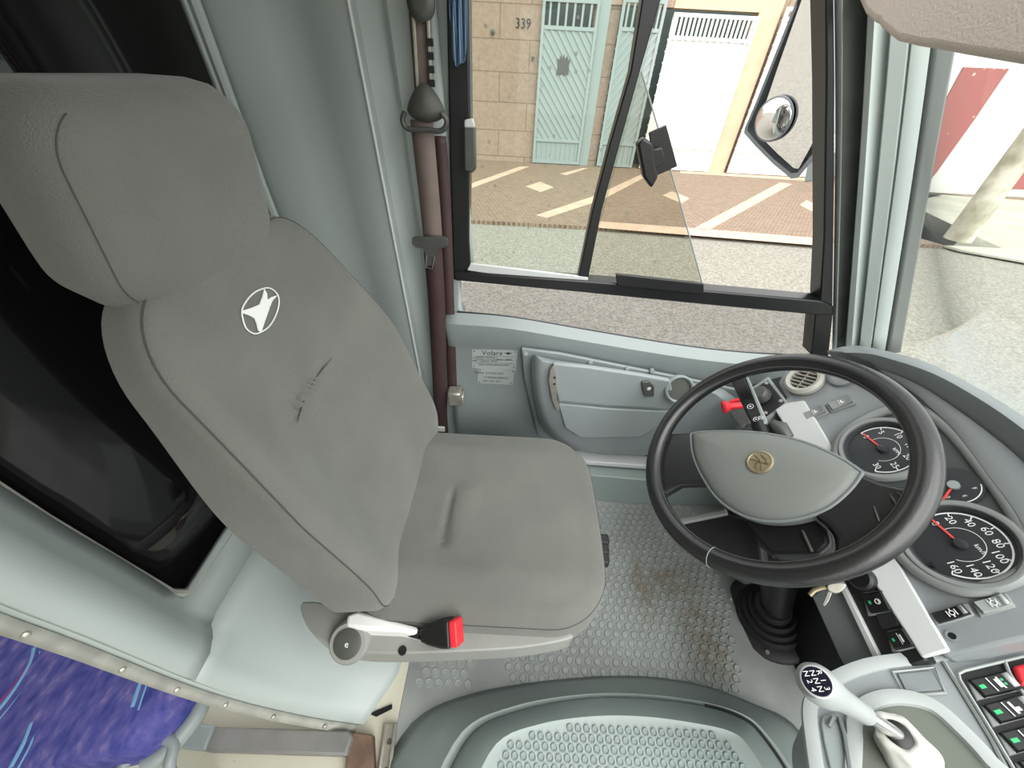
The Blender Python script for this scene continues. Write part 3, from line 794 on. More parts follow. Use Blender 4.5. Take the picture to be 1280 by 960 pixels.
for t in (0, .5, 1):
    a_ = wp(1172-72*t, -60+500*t, .935); 
    rws.append([V((a_.x + .06*ss(0, 1, k/6), a_.y - 1.6*k/6, a_.z)) for k in range(7)])
mb.grid(rws); mb.build('windscreen', M['glass_clear'], w3, solid=.005)

# sun visor at the top right
mb = MB(); XV = .55
vpx = [(1064,-60),(1070,0),(1078,18),(1090,29),(1094,29),(1098,36),(1108,44),(1116,51),(1140,57),(1170,62),(1200,68),(1280,82),(1420,106),(1420,-60)]
mb.poly([at(u, v, x=XV) for u, v in vpx], (-1,0,0), .03)
tag(mb.build('sun_visor', M['visor'], bevel=.010, seg=3), 'beige grained sun visor folded down at the upper windscreen', 'sun visor')

# ================================================================== dashboard
TD = math.radians(50)
ND = V((-math.sin(TD), 0, math.cos(TD))); UD = V((math.cos(TD), 0, math.sin(TD))); PD = V((.735, .30, .66)); RD = V((0, -1, 0))
def D(u, v, h=0): return onplane(u, v, PD + ND*h, ND)
dash = thing('dashboard', (.80, .45, .3), 'grey dashboard with instrument cluster, vent and switches behind the steering wheel', 'dashboard')
def dplate(name, px, h, depth, m_, parent, bevel=.003, n=0, seg=2):
    pts = [D(u, v, h) for u, v in px]
    if n: pts = spl(pts, n, True)
    mb = MB(); mb.poly(pts, ND, depth); return mb.build(name, m_, parent, bevel=bevel, seg=seg)
dplate('face', [(968,512),(983,497),(972,478),(982,460),(1030,447),(1070,444),(1128,462),(1150,480),(1200,530),(1245,590),(1280,640),(1330,730),(1335,800),(1280,800),(1182,822),(1150,790),(1085,710),(1030,606)], -.004, .06, M['dash'], dash, .006)
# hood
Ci = [(1105,468),(1140,488),(1168,512),(1197,540),(1240,597),(1273,642),(1310,712)]
Cm = [(1100,462),(1125,470),(1155,484),(1186,504),(1230,536),(1280,578),(1330,640)]
Ch = [(1090,452),(1128,466),(1160,481),(1192,501),(1236,530),(1286,571),(1338,630)]
Ct = [(1034,440),(1060,434),(1087,436),(1153,453),(1219,486),(1280,524),(1345,570)]
def crv(c, h): return spl([D(u, v, h) for u, v in c], 4)
a0 = crv(Ci, .0); a1 = crv(Ci, .014); a2 = crv(Cm, .030)
mb = MB(); mb.grid([a0, a1, a2]); mb.build('cluster_rim', M['dash'], dash, solid=.004)
b0 = crv(Cm, .026); b1 = crv(Ch, .040)
b3 = crv(Ct, .055); b2 = [p.lerp(q, .6) + ND*.012 for p, q in zip(b1, b3)]
b4 = [p + V((.02, .004, -.012)) for p in b3]; b5 = [p + V((.05, .01, -.08)) for p in b3]; b6 = [p + V((.06, .01, -.35)) for p in b3]
mb = MB(); mb.grid([b0, b1, b2, b3, b4, b5, b6]); mb.build('hood', M['hood'], dash, solid=.006, angle=60)
# cluster panel and its raised bezel
cl = [(1046,572),(1052,548),(1075,528),(1108,513),(1140,510),(1168,522),(1197,548),(1240,602),(1272,648),(1290,680),(1286,712),(1249,731),(1212,738),(1180,731),(1146,712),(1118,684),(1085,636),(1057,600)]
dplate('cluster_panel', cl, .0, .01, M['cluster'], dash, .001, 3)
mb = MB(); mb.tube([p for p in spl([D(u, v, .004) for u, v in cl], 4, True)], .010, 10, True); mb.build('cluster_bezel', M['bezel'], dash)
def DP(y, s, h=0): return V((PD.x, y, PD.z)) + UD*s + ND*h
def gauge(name, cy, cs, r, labels, a0, a1, needle, unit, lab):
    g_ = MB(); o = DP(cy, cs, .0015)
    g_.lathe([(r*1.30, 0), (r*1.30, .010), (r*1.22, .013), (r*1.14, .008), (r*1.12, .001), (0.0005, .001)], o, ND, 56)
    ob = g_.build(name, M['dial'], dash, angle=35); ob['label'] = lab
    b_ = MB(); b_.lathe([(r*1.43, .001), (r*1.42, .010), (r*1.36, .014), (r*1.30, .0145), (r*1.20, .012), (r*1.19, .004)], o, ND, 56, cap=False); b_.build('gauge_bezel', M['bezel'], ob)
    k = MB(); top = o + ND*.0013
    def pol(a, rad): return top + RD*(rad*math.cos(a)) + UD*(rad*math.sin(a))
    arc_ = [a0 + (a1-a0)*i/40 for i in range(41)]
    k.grid([[pol(a, r*1.0) + ND*.0004 for a in arc_], [pol(a, r*1.045) + ND*.0004 for a in arc_]])
    arc2 = [a0 + (a1-a0)*i/40 for i in range(41)]
    k.grid([[pol(a, r*.52) + ND*.0004 for a in arc2], [pol(a, r*.535) + ND*.0004 for a in arc2]])
    nl = len(labels)
    for i, t in enumerate(labels):
        a = a0 + (a1-a0)*i/(nl-1); k.text(t, pol(a, r*.78) + ND*.0003, RD, UD, r*.27)
        q = pol(a, r*.96); k.box(q + ND*.0004, (r*.06, r*.016, .0002), (RD*math.cos(a)+UD*math.sin(a), -RD*math.sin(a)+UD*math.cos(a), ND))
    k.text(unit, pol(0, 0) + UD*r*.30 + RD*r*.28 + ND*.0003, RD, UD, r*.17)
    k.build('scale', M['ink'], ob, smooth=False)
    nd = MB(); p0 = pol(needle, 0) + ND*.004; p1 = pol(needle, r*.93) + ND*.003; nd.bar(p0, p1, r*.055, .0012, ND); nd.build('needle', M['needle'], ob, smooth=False)
    hb_ = MB(); hb_.lathe([(r*.17, 0), (r*.17, .006), (r*.13, .009), (0.0005, .0095)], top, ND, 20); hb_.build('needle_hub', M['dial'], ob)
    return ob
R_ = math.radians
gauge('speedometer', .313, .008, .050, ['0','20','40','60','80','100','120','140','160'], R_(190), R_(-45), R_(188), 'km/h', 'round speedometer marked 0 to 160 km/h')
sp_ob = dash.children[-1]
gauge('tachometer', .503, .020, .048, ['0','5','10','15','20','25','30'], R_(190), R_(-45), R_(188), 'RPM', 'round rev counter marked 0 to 30')
q = D(1166, 708, .006); mb = MB(); mb.tube([q, q+ND*.014], .0035, 10); mb.build('trip_button', M['black'], dash)
# small fuel gauge between them
q = D(1193, 608, .002); fg = MB(); fg.lathe([(.034, 0), (.034, .002), (.0005, .002)], q, ND, 40); fgo = fg.build('fuel_gauge', M['dial'], dash)
mb = MB(); o = q + ND*.0024
arc_ = [R_(70) + R_(-130)*i/24 for i in range(25)]
fpol = lambda a, r: o + RD*(r*math.cos(a)) + UD*(r*math.sin(a))
mb.grid([[fpol(a, .029) for a in arc_], [fpol(a, .0305) for a in arc_]])
mb.text('F', fpol(R_(52), .022), RD, UD, .008); mb.text('0', fpol(R_(-52), .023), RD, UD, .008); mb.text('E', fpol(0, .020), RD, UD, .007)
mb.build('scale', M['ink'], fgo, smooth=False)
mb = MB(); mb.bar(o + ND*.003, fpol(R_(-58), .030) + ND*.002, .0028, .0012, ND); mb.build('needle', M['needle'], fgo, smooth=False)
mb = MB(); mb.lathe([(.0075, 0), (.0075, .006), (.0005, .0065)], o, ND, 18); mb.build('needle_hub', M['panel_dk'], fgo)
q = D(1183, 585, .002); o = q
mb = MB(); arc_ = [R_(120) + R_(-85)*i/20 for i in range(21)]
mb.grid([[fpol(a, .040) for a in arc_], [fpol(a, .0415) for a in arc_]]); mb.text('C', fpol(R_(105), .033), RD, UD, .007)
mb.build('temperature_scale', M['ink'], dash, smooth=False)
# silver strip
dplate('silver_strip', [(968,512),(983,503),(1005,500),(1034,548),(1060,598),(1100,672),(1128,712),(1187,813),(1152,822),(1088,722),(1030,612)], .006, .012, M['silver'], dash, .003)
# vent
q = D(1006, 476, .004); mb = MB(); mb.lathe([(.040, -.004), (.042, .008), (.036, .014), (.029, .012), (.027, .0), (.027, -.012)], q, ND, 40, cap=False); vo_ = mb.build('air_vent', mat('vent_ring', '#b8b8ae', .4), dash); vo_['label'] = 'round air vent with pale ring'
mb = MB(); mb.lathe([(.028, -.012), (.0005, -.012)], q, ND, 30); mb.build('vent_throat', M['black'], vo_)
mb = MB()
for k in (-2, -1, 0, 1, 2):
    L = math.sqrt(.027**2 - (k*.0095)**2); ax = (RD*.85 + UD*.5).normalized(); bx = (UD*.85 - RD*.5).normalized()
    mb.box(q + bx*(k*.0095) + ND*.004, (L, .0013, .006), (ax, bx, ND))
mb.box(q + ND*.003, (.0014, .026, .005), (ax, bx, ND))
mb.build('vent_slat', mat('vent_slats', '#9a968c', .4), vo_)
q = D(1052, 472, .0); mb = MB(); mb.lathe([(.024, 0), (.024, .006), (.019, .009), (.017, .006), (.0005, .006)], q, ND, 30); mb.build('blank_plug', M['dash'], dash)
# rocker switches
def rocker(px, h, lightc, sym, lab, plane=D, parent=dash, nrm=ND, green=(), face='black'):
    P = [plane(u, v, h) for u, v in px]; c = sum(P, V((0,0,0)))/4
    out = [c + (p-c)*1.16 for p in P]
    fr = MB(); fr.poly(out, nrm, .008); ob = fr.build('rocker_switch', M['bezel'], parent, bevel=.002)
    if lab: ob['label'] = lab
    rk = MB(); ex = ((P[1]-P[0]) + (P[2]-P[3])); L = ex.length/2; ex.normalize(); ey = ((P[3]-P[0]) + (P[2]-P[1])); W = ey.length/2; ey = (ey - ex*ey.dot(ex)).normalized()
    rws = []
    for t, hh in ((-.48, .002), (-.44, .005), (-.1, .0038), (.2, .005), (.44, .009), (.48, .005)):
        rws.append([c + ex*L*t + ey*W*s + nrm*(hh - (.003 if abs(s) > .46 else 0)) for s in (-.48, -.40, 0, .40, .48)])
    rk.grid(rws); rko = rk.build('rocker', M[face], ob, solid=.003, off=-1)
    if lightc:
        e = MB(); e.grid([[c + ex*L*t + ey*W*s + nrm*hh for s in (-.36, .36)] for t, hh in ((.30, .0072), (.43, .0096))]); e.build('edge_highlight', M[lightc], ob, solid=.0006)  # pale sheet paints the highlight on the rocker's high end
    sy_ = MB(); o_ = c + ex*L*.05 + nrm*.0056
    yy = ey if ey.dot(UD) > 0 else -ey
    for sg in sym:
        if sg[0] == 'box': sy_.box(o_ + ex*sg[1]*L + ey*sg[2]*W, (sg[3]*L, sg[4]*W, .0002), (ex, ey, nrm))
        elif sg[0] == 'ring': sy_.tube([o_ + ex*sg[1]*L + (ex*math.cos(a) + ey*math.sin(a))*sg[3]*W for a in [2*math.pi*i/16 for i in range(16)]], .0006, 5, True)
    sy_.build('symbol', M['ink'], ob, smooth=False)
    if green:
        g2 = MB()
        for (a_, b_, w_, h_) in green: g2.box(c + ex*L*a_ + ey*W*b_ + nrm*.0055, (w_*L, h_*W, .0003), (ex, ey, nrm))
        g2.build('indicator', M['green'], ob, smooth=False)
    return ob
BULB = [('ring', 0, 0, .18), ('box', 0, .3, .02, .06), ('box', 0, -.3, .02, .06), ('box', .12, 0, .015, .25), ('box', -.12, 0, .015, .25)]
BARS = [('box', -.08, 0, .012, .3), ('box', .02, 0, .03, .2), ('box', .10, .1, .02, .08)]
rocker([(1164,766),(1206,755),(1214,769),(1173,781)], .002, 'knobgrey', BULB, 'lower left rocker switch with lamp symbol')
rocker([(1217,752),(1255,742),(1266,758),(1227,769)], .002, 'silver', BULB, 'pale rocker switch with lamp symbol', face='knobgrey')
rocker([(1003,517),(1028,507),(1033,516),(1009,526)], .002, None, BARS, None, face='bezel')
rocker([(1034,505),(1062,494),(1067,504),(1040,514)], .002, None, BARS, None, face='bezel')
for (u, v, r) in ((1190, 795, .007), (1003, 509, .004)):
    q = D(u, v, -.003); mb = MB(); mb.lathe([(r, 0), (r*1.0, .002), (r*.7, .002), (r*.6, .0005)], q, ND, 18); mb.build('socket', M['dash'], dash)
    mb = MB(); mb.lathe([(r*.6, 0), (r*.58, .0018)], q, ND, 14); mb.build('socket_hole', M['black'], dash)
# lower dark switch panel under the strip
p0 = D(1150, 818, .004); NL = V((-.92, 0, .39)).normalized()
def DL(u, v, h=0): return onplane(u, v, p0 + NL*h, NL)
def lplate(name, px, h, depth, m_, parent, bevel=.003):
    mb = MB(); mb.poly([DL(u, v, h) for u, v in px], NL, depth); return mb.build(name, m_, parent, bevel=bevel)
lplate('lower_panel', [(1048,722),(1090,712),(1158,826),(1106,842)], -.004, .03, M['black'], dash)
lplate('panel_edge', [(1044,724),(1050,722),(1109,840),(1102,846)], .004, .02, M['silver'], dash, .002)
lplate('knee_panel', [(1014,745),(1046,722),(1106,842),(1072,862),(1048,820)], -.008, .02, M['hood'], dash)
UL = V((NL.z, 0, -NL.x))
rocker([(1080,742),(1108,738),(1114,764),(1086,768)], -.002, None, [('ring', .05, 0, .12), ('box', .11, 0, .04, .1)], 'small black switch with green marker below the silver strip', DL, dash, NL, ((-.25, 0, .05, .08),))
rocker([(1110,790),(1136,785),(1142,808),(1116,814)], -.002, None, [('box', .0, 0, .012, .3), ('box', .1, 0, .04, .2)], 'second black switch with green marker nearest the console', DL, dash, NL, ((-.25, 0, .05, .08),))
lplate('blank_switch', [(1094,768),(1116,763),(1124,782),(1102,788)], -.001, .006, M['black_soft'], dash, .002)
q = DL(1080, 724, 0); mb = MB(); mb.lathe([(.020, 0), (.020, .010), (.016, .014), (.0005, .014)], q, NL, 26); mb.build('rotary_knob', M['black'], dash)
# inner mass of the dashboard (hidden structure down to the floor)
mb = MB(); mb.poly([V((.82,.80,.58)), V((.95,.80,.58)), V((.95,.26,.55)), V((.82,.26,.55))], (0,0,1), .55); mb.build('firewall_box', M['black'], dash)
mb = MB(); mb.poly([V((.70,.84,.56)), V((.82,.84,.62)), V((.82,.24,.60)), V((.70,.24,.54))], (0,0,1), .05); mb.build('underside', M['black'], dash)

# parking brake valve: plate, frame and red pull
pb = thing('parking_brake', at(960, 500, y=.74), 'red mushroom parking brake pull on a black screwed plate left of the dashboard', 'parking brake')
def PBp(u, v, h=0): return D(u, v, h)
mb = MB(); mb.poly([D(u, v, -.002) for u, v in [(938,485),(960,470),(985,503),(958,526)]], ND, .03); mb.build('mount', M['panel_dk'], pb, bevel=.003)
mb = MB(); mb.poly([D(u, v, .002) for u, v in [(942,486),(959,475),(980,502),(957,520)]], ND, .006); mb.build('plate', M['black'], pb, bevel=.002)
mb = MB(); mb.poly([D(u, v, .006) for u, v in [(908,512),(914,510),(932,530),(926,536)]], ND, .012); mb.poly([D(u, v, .004) for u, v in [(914,510),(930,505),(938,528),(932,532)]], ND, .01); mb.build('lower_bracket', M['darkmetal'], pb, bevel=.002)
for u, v in ((958,479),(976,501),(957,516)):
    mb = MB(); mb.lathe([(.005,0),(.004,.002)], D(u, v, .002), ND, 10); mb.build('screw', M['alu'], pb)
mb = MB(); q = D(952, 495, .004); mb.lathe([(.024, 0), (.020, .018), (.016, .022), (.0005, .022)], q, ND, 24); mb.build('valve_body', M['darkmetal'], pb)
a_ = D(940, 505, .05); b_ = D(903, 509, .085); ax = (a_-b_).normalized()
mb = MB(); L = (a_-b_).length
mb.lathe([(.006, -.002), (.0155, .0), (.017, .006), (.014, .012), (.0085, .018), (.0085, L), (.004, L)], b_, ax, 24); mb.build('red_pull', M['red'], pb); pb.children[-1]['label'] = 'red mushroom knob'
mb = MB(); mb.tube([D(935, 496, .045), D(912, 503, .055)], .005, 8); mb.build('safety_collar', M['red'], pb)

# ================================================================== steering wheel
WC = V((.472, .462, .692)); TW = math.radians(46.6)
NW = V((-math.sin(TW), 0, math.cos(TW))); UW = V((math.cos(TW), 0, math.sin(TW))); RW = V((0, 1, 0))
def W_(u, v, h=0): return onplane(u, v, WC + NW*h, NW)
sw = thing('steering_wheel', WC - NW*.1, 'black leather steering wheel with grey pad and round bronze badge', 'steering wheel')
mb = MB(); mb.tube([WC + (UW*math.cos(a) + RW*math.sin(a))*.2125 for a in [2*math.pi*i/96 for i in range(96)]], .0175, 18, True); mb.build('rim', M['leather'], sw)
# stitching line on the inside of the rim and a joint
mb = MB(); mb.tube([WC + (UW*math.cos(a) + RW*math.sin(a))*.1965 + NW*.007 for a in [2*math.pi*i/96 for i in range(96)]], .0012, 5, True); mb.build('rim_stitching', M['seam'], sw)
j = W_(889, 700); a = math.atan2((j-WC).dot(RW), (j-WC).dot(UW))
rad = UW*math.cos(a) + RW*math.sin(a); mb = MB(); mb.tube([WC + rad*.2125 + (rad*math.cos(t) + NW*math.sin(t))*.0178 for t in [2*math.pi*i/24 for i in range(24)]], .0007, 5, True); mb.build('rim_joint', M['panel_dk'], sw)
def wplate(name, px, h, depth, m_, parent, bevel=.004, n=0, seg=3):
    pts = [W_(u, v, h) for u, v in px]
    if n: pts = spl(pts, n, True)
    mb = MB(); mb.poly(pts, NW, depth); return mb.build(name, m_, parent, bevel=bevel, seg=seg)
def spoke(px, h):
    return wplate('spoke', px, h, .026, M['leather'], sw, .008, 0, 4)
spoke([(815,540),(835,541),(868,540),(905,545),(905,605),(875,604),(848,605),(836,612),(820,622),(812,585)], -.002)
spoke([(1060,585),(1078,592),(1100,601),(1130,608),(1142,600),(1158,612),(1130,665),(1092,695),(1052,704),(1044,690),(1046,672),(1034,655),(1014,642)], -.002)
for wr_ in ([(1092,632),(1096,645),(1100,654)], [(1112,618),(1118,628),(1123,637)], [(1120,614),(1127,622),(1134,630)], [(828,548),(836,553),(842,550)]):
    mb = MB(); pts_ = spl([W_(u, v, -.0022) for u, v in wr_], 4); mb.tube(pts_, [.0008 + .0016*math.sin(math.pi*i/(len(pts_)-1)) for i in range(len(pts_))], 8); mb.build('leather_wrinkle', M['leather'], sw)
pad_px = [(864,548),(868,541),(905,539),(950,541),(1000,551),(1045,570),(1072,587),(1074,593),(1060,612),(1035,633),(1005,645),(975,650),(945,648),(918,638),(895,620),(878,595),(867,570)]
pc = W_(955, 590, 0)
rows = []
for sc_, h in ((1.0, -.025), (1.0, -.004), (.97, .002), (.90, .006), (.7, .010), (.45, .012), (.2, .0125)):
    rows.append([pc + (p-pc)*sc_ + NW*h for p in spl([W_(u, v, 0) for u, v in pad_px], 3, True)])
mb = MB(); mb.grid(rows, True); n = len(rows[0]); mb.f.append([(len(rows)-1)*n+i for i in range(n)]); mb.mi.append(0)
mb.build('horn_pad', M['pad'], sw, angle=50)
mb = MB(); mb.tube([p + NW*-.003 for p in [pc + (q-pc)*1.012 for q in spl([W_(u, v, 0) for u, v in pad_px], 3, True)]], .003, 8, True); mb.build('pad_edge', M['hood'], sw)
q = W_(950, 578, .0125); mb = MB(); mb.lathe([(.0225, -.006), (.0225, .002), (.0195, .0035), (.0185, .0022), (.0005, .0026)], q, NW, 36); bo = mb.build('badge', M['bronze'], sw)
mb = MB(); o = q + NW*.0034
er = V((0,-1,0)); eu = UW
mb.tube([o + er*x*.0185 + eu*y_*.0185 for x, y_ in ((-.9,-.1),(-.4,.05),(0,.1),(.4,.0),(.9,-.25))], .0007, 5)
mb.tube([o + er*x*.0185 + eu*y_*.0185 for x, y_ in ((-.6,-.6),(-.3,-.2),(.1,0),(.3,.25),(.5,.6))], .0007, 5)
mb.tube([o + er*x*.0185 + eu*y_*.0185 for x, y_ in ((-.2,.1),(.1,-.4),(.6,-.6))], .0007, 5)
mb.tube([o + er*x*.0185 + eu*y_*.0185 for x, y_ in ((-.55,.45),(0,.62),(.55,.45))], .0009, 5)
mb.build('badge_relief', mat('bronze_dark', '#6f5f3c', .4, metal=.5), bo)
wplate('lower_hub', [(925,640),(1012,640),(1036,660),(1040,680),(1025,694),(965,694),(945,672)], -.03, .03, M['black'], sw, .008)
wplate('hub_rib', [(1000,662),(1004,662),(1016,688),(1012,689)], -.024, .008, M['darkmetal'], sw, .002)
mb = MB(); mb.lathe([(.05, -.04), (.045, -.09), (.04, -.12)], WC, NW, 30); mb.build('hub_boss', M['black'], sw)

# column, stalk, key, boot
cm = thing('steering_column', (.75, .44, .0), 'black steering column and shroud under the steering wheel', 'steering column')
mb = MB(); mb.tube([WC - NW*.09, WC - NW*.20, V((.72, .455, .28)), at(968, 772, z=.05)], [.055, .06, .045, .035], 18); mb.build('shroud', M['black'], cm)
wplate('lower_cover', [(852,652),(905,640),(948,652),(956,715),(925,726),(880,700)], -.085, .03, M['black_soft'], cm, .006)
mb = MB(); mb.tube([W_(852,652,-.08), W_(908,640,-.08)], .007, 8); mb.build('cover_edge', M['bezel'], cm)
mb = MB(); mb.tube([W_(945,655,-.06), W_(952,680,-.055), W_(968,693,-.05), W_(982,690,-.05)], .006, 8); mb.build('release_lever', M['darkmetal'], cm)
q = at(962, 770, z=.02); nb = V((-.35, 0, .94)).normalized()
mb = MB(); mb.lathe([(.115, -.02), (.118, .0), (.112, .008), (.088, .010), (.082, .030), (.074, .028), (.070, .050), (.060, .047), (.056, .072), (.046, .068), (.042, .095)], q, nb, 48); bto = mb.build('floor_boot', M['black_soft'], cm, angle=60)
u_, w_, n_ = frame_of(nb)
for k in range(8):
    a = 2*math.pi*k/8 + .3; mb = MB(); mb.lathe([(.006, .008), (.005, .012)], q + (u_*math.cos(a) + w_*math.sin(a))*.101, nb, 10); mb.build('boot_screw', M['alu'], bto)
st = thing('indicator_stalk', W_(950, 540, -.05), 'black flat indicator stalk with white symbols pointing up behind the wheel rim', 'control stalk')
mb = MB(); hs = -.045
mb.poly([W_(u, v, hs) for u, v in [(912,474),(930,468),(938,486),(950,512),(957,530),(950,536),(941,534),(930,512)]], NW, .016); mb.build('lever', M['black'], st, bevel=.004)
mb = MB(); mb.poly([W_(u, v, hs+.001) for u, v in [(931,470),(934,470),(958,526),(955,530)]], NW, .012); mb.build('lever_edge', M['panel_dk'], st, bevel=.001)
mb = MB(); mb.tube([W_(948, 530, hs-.008), W_(956, 548, hs-.012), W_(962, 570, hs-.02)], [.015, .013, .014], 12); mb.build('stalk_root', M['black'], st)
mb = MB(); mb.tube([W_(964, 528, hs-.01), W_(974, 535, hs-.02), W_(985, 548, hs-.03)], [.008, .017, .012], 12); mb.build('stalk_tip', M['darkmetal'], st)
mb = MB()
for (u, v, r) in ((938,508,.006),(945,524,.005),(951,522,.004)):
    o = W_(u, v, hs+.0015); mb.tube([o + (UW*math.cos(a) + RW*math.sin(a))*r for a in [2*math.pi*i/14 for i in range(14)]], .0006, 5, True); mb.lathe([(r*.35,0),(r*.3,.0004)], o, NW, 8)
mb.build('symbol', M['ink'], st, smooth=False)
ky = thing('ignition_key', W_(1038, 738, -.10), 'metal ignition key hanging below the steering wheel rim', 'key')
k0 = V(onplane(1043, 734, V((.62,.33,.56)), V((-.6,-.4,.7))))
kn = V((-.55, -.35, .75)).normalized(); ku, kw, _ = frame_of(kn)
def KP(u, v, h=0): return onplane(u, v, k0 + kn*h, kn)
mb = MB(); mb.poly(spl([KP(u, v, .008) for u, v in [(1034,731),(1045,728),(1058,730),(1055,737),(1046,742),(1036,739)]], 3, True), kn, .008); mb.build('bow', M['alu'], ky, bevel=.002)
mb = MB(); mb.poly([KP(u, v, .006) for u, v in [(1035,739),(1040,741),(1036,751),(1031,758),(1028,756),(1031,750)]], kn, .003); mb.build('blade', M['chrome'], ky, bevel=.0005)
mb = MB(); mb.tube([KP(u, v, .002) for u, v in [(1012,744),(1018,738),(1026,735),(1032,734)]], .004, 8); mb.build('key_ring', M['bronze'], ky)

# ================================================================== centre console with switches and gear lever
NC = V((-.30, .12, .94)).normalized(); PC = at(1185, 822, x=.70)
def K(u, v, h=0): return onplane(u, v, PC + NC*h, NC)
con = thing('centre_console', (.72, .12, 0), 'grey centre console with silver edge and switch bank beside the gear lever', 'console')
def kplate(name, px, h, depth, m_, parent, bevel=.003, n=0):
    pts = [K(u, v, h) for u, v in px]
    if n: pts = spl(pts, n, True)
    mb = MB(); mb.poly(pts, NC, depth); return mb.build(name, m_, parent, bevel=bevel, seg=3)
outer = [(1024,985),(1016,930),(1012,890),(1020,868),(1045,848),(1085,832),(1130,825),(1190,815),(1250,798),(1330,775)]
op = spl([K(u, v, 0) for u, v in outer], 3); fr_ = [K(1330, 1010, 0), K(1040, 1010, 0)]
mb = MB(); base = op + fr_
lowr = [V((p.x + .02, p.y, 0)) for p in base]
mb.grid([base, [p - NC*.02 for p in base], [p - NC*.2 for p in base]], True)
mb.f.append(list(range(len(base)))); mb.mi.append(0); mb.build('top', M['dash'], con, angle=40)
def band(pts, w, h, closed=False):
    n_ = len(pts); rws = [[], [], [], [], []]
    for i, p in enumerate(pts):
        t = (pts[(i+1) % n_] - pts[i-1]) if closed else (pts[min(i+1, n_-1)] - pts[max(i-1, 0)])
        sd = t.normalized().cross(NC).normalized()
        for j, (a_, b_) in enumerate(((-1, -.6), (-.85, .7), (0, 1), (.85, .7), (1, -.6))): rws[j].append(p + sd*w*a_ + NC*h*b_)
    m_ = MB()
    if closed: rws = [r + [r[0]] for r in rws]
    m_.grid(rws); m_.weld = True
    return m_
band(op, .010, .006).build('edge_trim', M['con_trim'], con, angle=60)
# boot well : pale ring, dark recess
well = [(1068,920),(1072,892),(1092,876),(1124,871),(1164,881),(1202,913),(1238,952),(1270,1000),(1085,1010)]
kplate('well', well, .0015, .004, M['cavity'], con, .001, 4)
wl = spl([K(u, v, .004) for u, v in well], 4, True)
band(wl, .010, .006, True).build('well_ring', M['con_trim'], con, angle=60)
kplate('side_shell', [(1026,905),(1036,892),(1050,894),(1060,925),(1072,985),(1046,985)], .004, .01, M['panel_dk'], con, .004, 3)
mb = MB(); mb.tube([K(u, v, .008) for u, v in [(1036,908),(1041,897),(1049,897),(1056,920),(1066,985)]], .003, 6); mb.build('shell_groove', M['hood'], con)
kplate('blank_tile', [(1122,842),(1164,838),(1178,862),(1134,866)], .003, .006, M['hood'], con, .001)
mb = MB(); mb.tube([K(u, v, .003) for u, v in [(1116,840),(1168,834),(1182,866),(1130,870)]], .0018, 6, True); mb.build('tile_frame', M['knobgrey'], con)
mb = MB(); mb.tube([K(u, v, .002) for u, v in [(1180,828),(1200,860),(1240,925),(1265,975)]], .003, 6); mb.build('split_line', M['knobgrey'], con)
kplate('switch_bank', [(1196,842),(1212,836),(1255,826),(1330,808),(1400,1010),(1290,1010),(1230,905)], .001, .006, M['black_soft'], con, .002)
mb = MB(); mb.tube([K(u, v, .006) for u, v in [(1290,1000),(1240,915),(1200,850),(1198,842),(1206,838),(1256,826),(1330,808)]], .0022, 6); mb.build('bank_frame', M['knobgrey'], con)
mb = MB(); mb.tube([K(u, v, .006) for u, v in [(1256,826),(1262,842),(1280,868),(1300,895)]], .0022, 6); mb.build('bank_rib', M['knobgrey'], con)
GRN = ((-.33, 0, .08, .10),)
rocker([(1213,851),(1262,840),(1271,862),(1224,873)], .004, 'silver', [('box', -.14, 0, .012, .36), ('box', .04, .0, .05, .22), ('box', .09, 0, .02, .3)], 'console switch with two green markers nearest the dashboard', K, con, NC, ((-.33, 0, .07, .10), (.24, -.12, .05, .06), (.24, .10, .05, .06)))
rocker([(1231,882),(1282,869),(1293,892),(1244,906)], .004, 'silver', [('box', -.14, 0, .012, .36), ('box', .0, .0, .03, .3), ('box', .08, .1, .05, .1)], 'console switch with one green marker, second from the dashboard', K, con, NC, GRN)
rocker([(1251,917),(1304,903),(1316,928),(1265,942)], .004, 'silver', [('box', -.14, 0, .012, .36), ('ring', .12, 0, .2)], 'console switch with one green marker, third from the dashboard', K, con, NC, GRN)
rocker([(1273,953),(1326,938),(1340,964),(1288,978)], .004, 'silver', [('box', -.14, 0, .012, .36)], None, K, con, NC, GRN)
kplate('hazard_switch', [(1267,832),(1300,824),(1312,848),(1278,856)], .012, .012, M['red'], con, .004); con.children[-1]['label'] = 'red hazard switch'

# gear lever
gl = thing('gear_lever', K(1125, 925), 'pale grey gear lever with black shift-pattern cap in a white boot on the console', 'gear lever')
kb = K(1122, 918, .035)
kt = CAM + ray(1025, 857) * ((.625 - 1.22) / ray(1022, 848).z)
ax = (kt - kb).normalized()
mb = MB(); mb.tube([kb - ax*.06, kb + (kt-kb)*.55], .0085, 14); mb.build('shaft', M['chrome'], gl)
L = (kt-kb).length
mb = MB(); mb.lathe([(.011, L*.40), (.0125, L*.43), (.0135, L*.6), (.016, L*.78), (.0215, L*.90), (.0235, L*.99), (.0232, L*1.06), (.020, L*1.12), (.011, L*1.15), (.0005, L*1.155)], kb, ax, 32); mb.build('knob', M['knobgrey'], gl)
